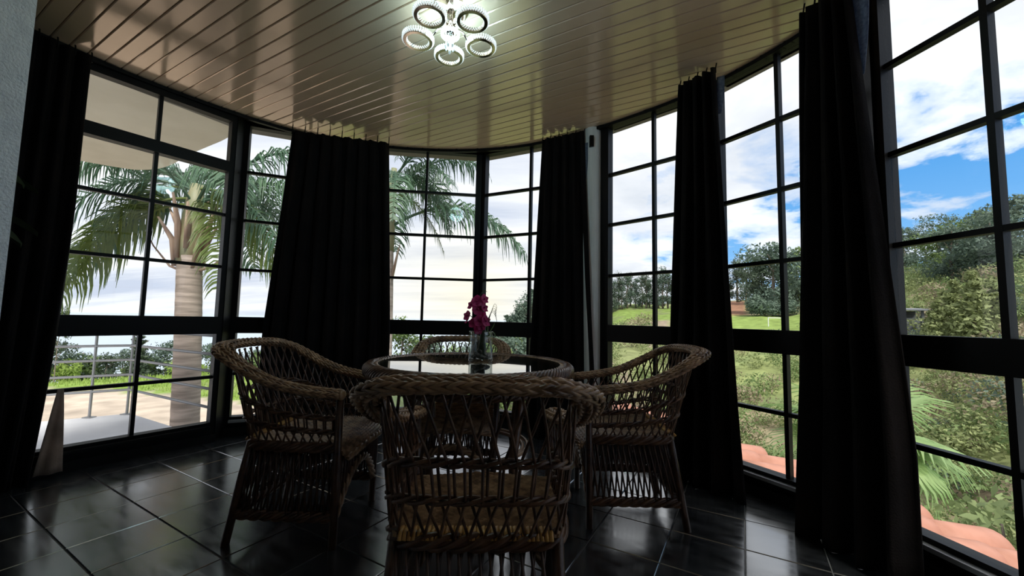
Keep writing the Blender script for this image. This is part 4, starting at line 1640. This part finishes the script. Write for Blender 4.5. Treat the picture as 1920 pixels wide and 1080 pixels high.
def frond_mesh(L, rise, droop, leaflet, n, seedv, material, name='frond'):
    """rachis in the XZ plane from the origin, leaflets hanging on both sides"""
    r = random.Random(seedv)
    pts = []
    for i in range(15):
        f = i / 14
        pts.append(Vector((L * f * (1 - .18 * droop * f), 0, L * (rise * f - droop * f * f))))
    mb = MB()
    mb.tube(pts, [0.026 * (1 - .85 * i / 14) + .003 for i in range(15)], 5)
    for k in range(n):
        f = .20 + .79 * (k + r.random() * .6) / n
        x = f * 14; i = min(13, int(x)); p = pts[i].lerp(pts[i + 1], x - i)
        t = (pts[i + 1] - pts[i]).normalized()
        for s in (-1, 1):
            ll = leaflet * (math.sin(PI * min(1, (.14 + .82 * f))) * .8 + .25) * r.uniform(.8, 1.15)
            d = (t * .55 + Vector((0, s * r.uniform(.55, 1.0), r.uniform(-.15, .45)))).normalized()
            hang = Vector((0, 0, -1))
            q = [p, p + d * ll * .45 + hang * ll * .06, p + d * ll * .72 + hang * ll * .34, p + d * ll * .80 + hang * ll * (.62 + .25 * r.random())]
            wv = t.cross(d).cross(d).normalized() if t.cross(d).length > .05 else Vector((0, 1, 0))
            w = .016
            vs = []
            for m_, kk in zip(q, (.7, 1, .8, .15)):
                vs += [m_ - wv * w * kk, m_ + wv * w * kk]
            mb.add(vs, [(0, 1, 3, 2), (2, 3, 5, 4), (4, 5, 7, 6)])
    return mb.mesh(name, material, False)


FR = [frond_mesh(2.5, .75, .85, .62, 62, 1, m_frond), frond_mesh(2.4, .35, .95, .62, 62, 2, m_frond), frond_mesh(2.3, .05, .95, .60, 58, 3, m_frond_y), frond_mesh(2.6, 1.1, .85, .62, 62, 4, m_frond)]
PA = thing('feather_palm', 'tall feather palm with a ringed grey trunk beyond the railing', 'palm', (-5.50, 7.0, -2.62))
mb = MB()
pts, rad = [], []
for i in range(46):
    f = i / 45
    pts.append((-.20 * f ** 1.5, 0, f * 4.55)); rad.append((.215 - .030 * f) * (1 + (.016 if i % 2 else 0)))
mb.tube(pts, rad, 18)
mb.build('trunk', m_trunk, PA, smooth=True)
top = Vector((-.21, 0, 4.5))
mb = MB(); mb.tube([top + Vector((0, 0, -.1)), top + Vector((0, 0, .35)), top + Vector((.02, 0, .95)), top + Vector((.05, 0, 1.35))], [.19, .19, .14, .10], 14)
mb.build('crownshaft', m_shaft, PA, smooth=True)
for k in range(9):   # old leaf bases
    a = 2 * PI * k / 9 + .3
    d = Vector((math.cos(a), math.sin(a), 0))
    z0 = rnd.uniform(-.45, .35); L = rnd.uniform(.75, 1.2)
    mb = MB()
    mb.tube([top + d * .175 + Vector((0, 0, z0)), top + d * .24 + Vector((0, 0, z0 + L * .55)), top + d * (.34 + .12 * rnd.random()) + Vector((0, 0, z0 + L))], [.085, .075, .025], 6, ell=(1, .35))
    mb.build('leaf_base', m_husk, PA, smooth=True, label='dry brown leaf base')
crown = top + Vector((.04, 0, 1.28))
for k, (a, m_, s) in enumerate([(5, 0, 1), (40, 1, .95), (75, 0, .9), (118, 3, .9), (150, 0, 1.0), (178, 1, .92), (196, 2, .88), (222, 1, .9), (322, 0, 1.0), (345, 2, .95), (100, 1, .9), (165, 3, 1.0), (20, 3, 1.05), (270, 3, .8), (205, 0, .95), (355, 1, 1.0), (192, 2, .95), (335, 2, .8), (184, 2, 1.05), (8, 2, 1.0)]):
    o = put('frond', FR[m_], PA); o.location = crown + Vector((.05 * math.cos(math.radians(a)), .05 * math.sin(math.radians(a)), rnd.uniform(-.35, .1)))
    o.rotation_euler = (rnd.uniform(-.25, .25), 0, math.radians(a)); o.scale = (s, s, s)
mb = MB()
for s, a in ((1, .3), (-1, 2.6), (1, -.2)):
    d = Vector((math.cos(a), math.sin(a) * .3, 0))
    mb.tube([top + Vector((0, 0, -.25)), top + d * .45 + Vector((0, 0, -.12)), top + d * .9 + Vector((0, 0, .25)), top + d * 1.1 + Vector((0, 0, .5))], [.03, .02, .012, .006], 5)
mb.build('flower_stalks', m_husk, PA, smooth=True)

PB = thing('feather_palm', 'feather palm half behind the wide curtain, one long frond across the middle window', 'palm', (-2.21, 7.0, -3.4))
mb = MB(); pts, rad = [], []
for i in range(46):
    f = i / 45
    pts.append((.05 * math.sin(3 * f), 0, f * 5.55)); rad.append((.13 - .04 * f) * (1 + (.02 if i % 2 else 0)))
mb.tube(pts, rad, 14); mb.build('trunk', m_trunk, PB, smooth=True)
topb = Vector((.01, 0, 5.5))
mb = MB(); mb.tube([topb, topb + Vector((0, 0, .4)), topb + Vector((0.02, 0, .95)), topb + Vector((.04, 0, 1.5))], [.095, .10, .08, .05], 12)
mb.build('crownshaft', m_shaft, PB, smooth=True)
for k in range(4):
    a = -0.5 + k * 1.4
    d = Vector((math.cos(a), math.sin(a), 0)); z0 = -.5 + .12 * k
    mb = MB(); mb.tube([topb + d * .12 + Vector((0, 0, z0)), topb + d * .18 + Vector((0, 0, z0 + .3)), topb + d * .24 + Vector((0, 0, z0 + .55))], [.05, .04, .012], 6, ell=(1, .4))
    mb.build('leaf_base', m_husk, PB, smooth=True, label='dry brown leaf base')
long_me = frond_mesh(2.75, .62, .78, .70, 70, 9, m_frond)
o = put('frond', long_me, PB); o.location = topb + Vector((.05, 0, .45)); o.rotation_euler = (.1, 0, math.radians(-2))
crb = topb + Vector((.02, 0, 1.25))
for k, (a, m_, s) in enumerate([(20, 3, .8), (330, 0, .66), (0, 1, .58), (60, 0, .8), (110, 1, .8), (150, 0, .8), (185, 1, .85), (215, 3, .8), (250, 0, .75), (290, 1, .72), (310, 3, .7), (35, 1, .6), (345, 3, .72), (10, 2, .5)]):
    o = put('frond', FR[m_], PB); o.location = crb + Vector((0, 0, rnd.uniform(-.25, .1)))
    o.rotation_euler = (rnd.uniform(-.2, .2), 0, math.radians(a)); o.scale = (s, s, s)

# ------------------------------------------------------------------ fan palm below the right window
FPx, FPy, FPz = 4.55, 5.4, -0.42
ft = terr(FPx, FPy)
FP = thing('fan_palm', 'bright fan palm just below the right windows', 'palm', (FPx, FPy, ft))
mb = MB(); mb.tube([(0, 0, -.1), (.02, 0, (FPz - ft) * .5), (0, 0, FPz - ft)], [.14, .12, .12], 10); mb.build('trunk', m_trunk, FP, smooth=True)


def fan_mesh(seedv):
    r = random.Random(seedv); mb = MB()
    mb.tube([(0, 0, 0), (.35, 0, .10), (.65, 0, .12)], [.014, .010, .008], 5)
    b0 = Vector((.65, 0, .12)); n = 32
    for k in range(n):
        a = (k / (n - 1) - .5) * 2 * 2.2
        L = .78 * (.75 + .25 * math.cos(a)) * r.uniform(.93, 1.05)
        d = Vector((math.cos(a), math.sin(a), 0))
        sd = Vector((-math.sin(a), math.cos(a), 0))
        q = [b0, b0 + d * L * .5 + Vector((0, 0, .05)), b0 + d * L * .8 + Vector((0, 0, -.02)), b0 + d * L + Vector((0, 0, -.17))]
        vs = []
        for m_, kk in zip(q, (.010, .026, .016, .003)):
            vs += [m_ - sd * kk, m_ + sd * kk + Vector((0, 0, .008))]
        mb.add(vs, [(0, 1, 3, 2), (2, 3, 5, 4), (4, 5, 7, 6)])
    return mb.mesh('fan_leaf', m_fan, False)


FL = [fan_mesh(1), fan_mesh(2)]
for k, (a, tilt) in enumerate([(180, .25), (205, .55), (160, -.2), (225, .05), (190, -.55), (0, .2), (25, -.2), (330, .35), (300, .1), (270, .4), (240, -.35), (120, -.1), (75, -.2), (350, .75), (170, .8), (280, -.5), (200, 1.0), (320, .9), (10, -.65)]):
    o = put('fan_leaf', FL[k % 2], FP); o.location = (0, 0, FPz - ft - .05); o.rotation_euler = (rnd.uniform(-.5, .5), tilt, math.radians(a)); o.scale = (.82, .82, .82)

# shrub with broad pale leaves, lower right
bx, by, bz = 4.75, 3.55, -1.30
t = thing('broadleaf_shrub', 'pale broad-leaved shrub beyond the clay roof, lower right', 'shrub', (bx, by, terr(bx, by)))
put('foliage', fol('big_leaf', m_leaf_pale, 0), t, kind='stuff').scale = (1.3, 1.3, 1.3)
t.children[0].location = (0, 0, bz - terr(bx, by))
mb = MB(); hgt = bz - terr(bx, by) + .5
for k in range(5):
    a = 2 * PI * k / 5; mb.tube([(0.1 * math.cos(a), .1 * math.sin(a), -.1), (.2 * math.cos(a), .2 * math.sin(a), hgt * .6), (.35 * math.cos(a), .35 * math.sin(a), hgt)], [.03, .025, .01], 5)
mb.build('stem', m_bark, t, smooth=True)

# shed and goal frame far off
x, y = pol(44.2, 43)
sh = thing('garden_shed', 'small dark shed with a pale flat roof on the right hillside', 'shed', (x, y, terr(x, y) + 0.9), -.5)
mb = MB()
for px in (-1.0, 0, 1.0):
    for py in (-.8, .8):
        mb.box(px - .07, px + .07, py - .07, py + .07, -1.4, 1.25)
mb.box(-1.0, 1.0, .72, .8, -1.0, 1.25); mb.box(-1.05, -.95, -.8, .8, -.4, 1.25); mb.box(-.4, 1.0, -.8, -.72, -.4, .7)
mb.build('walls', m_shed, sh)
mb = MB(); mb.hull8([(-1.3, -1.1, 1.25), (1.3, -1.1, 1.25), (1.3, 1.1, 1.4), (-1.3, 1.1, 1.4)], [(-1.3, -1.1, 1.35), (1.3, -1.1, 1.35), (1.3, 1.1, 1.5), (-1.3, 1.1, 1.5)])
mb.build('roof', m_shedroof, sh)
x, y = pol(33.6, 58)
gf = thing('metal_frame', 'small white metal frame standing on the far lawn', 'frame', (x, y, terr(x, y)), .2)
for px in (-1.3, 1.3):
    mb = MB(); mb.tube([(px, 0, -.2), (px, 0, 1.0)], .05, 6); mb.build('upright', m_white, gf)
mb = MB(); mb.tube([(-1.35, 0, 1.0), (1.35, 0, 1.0)], .05, 6); mb.build('crossbar', m_white, gf)
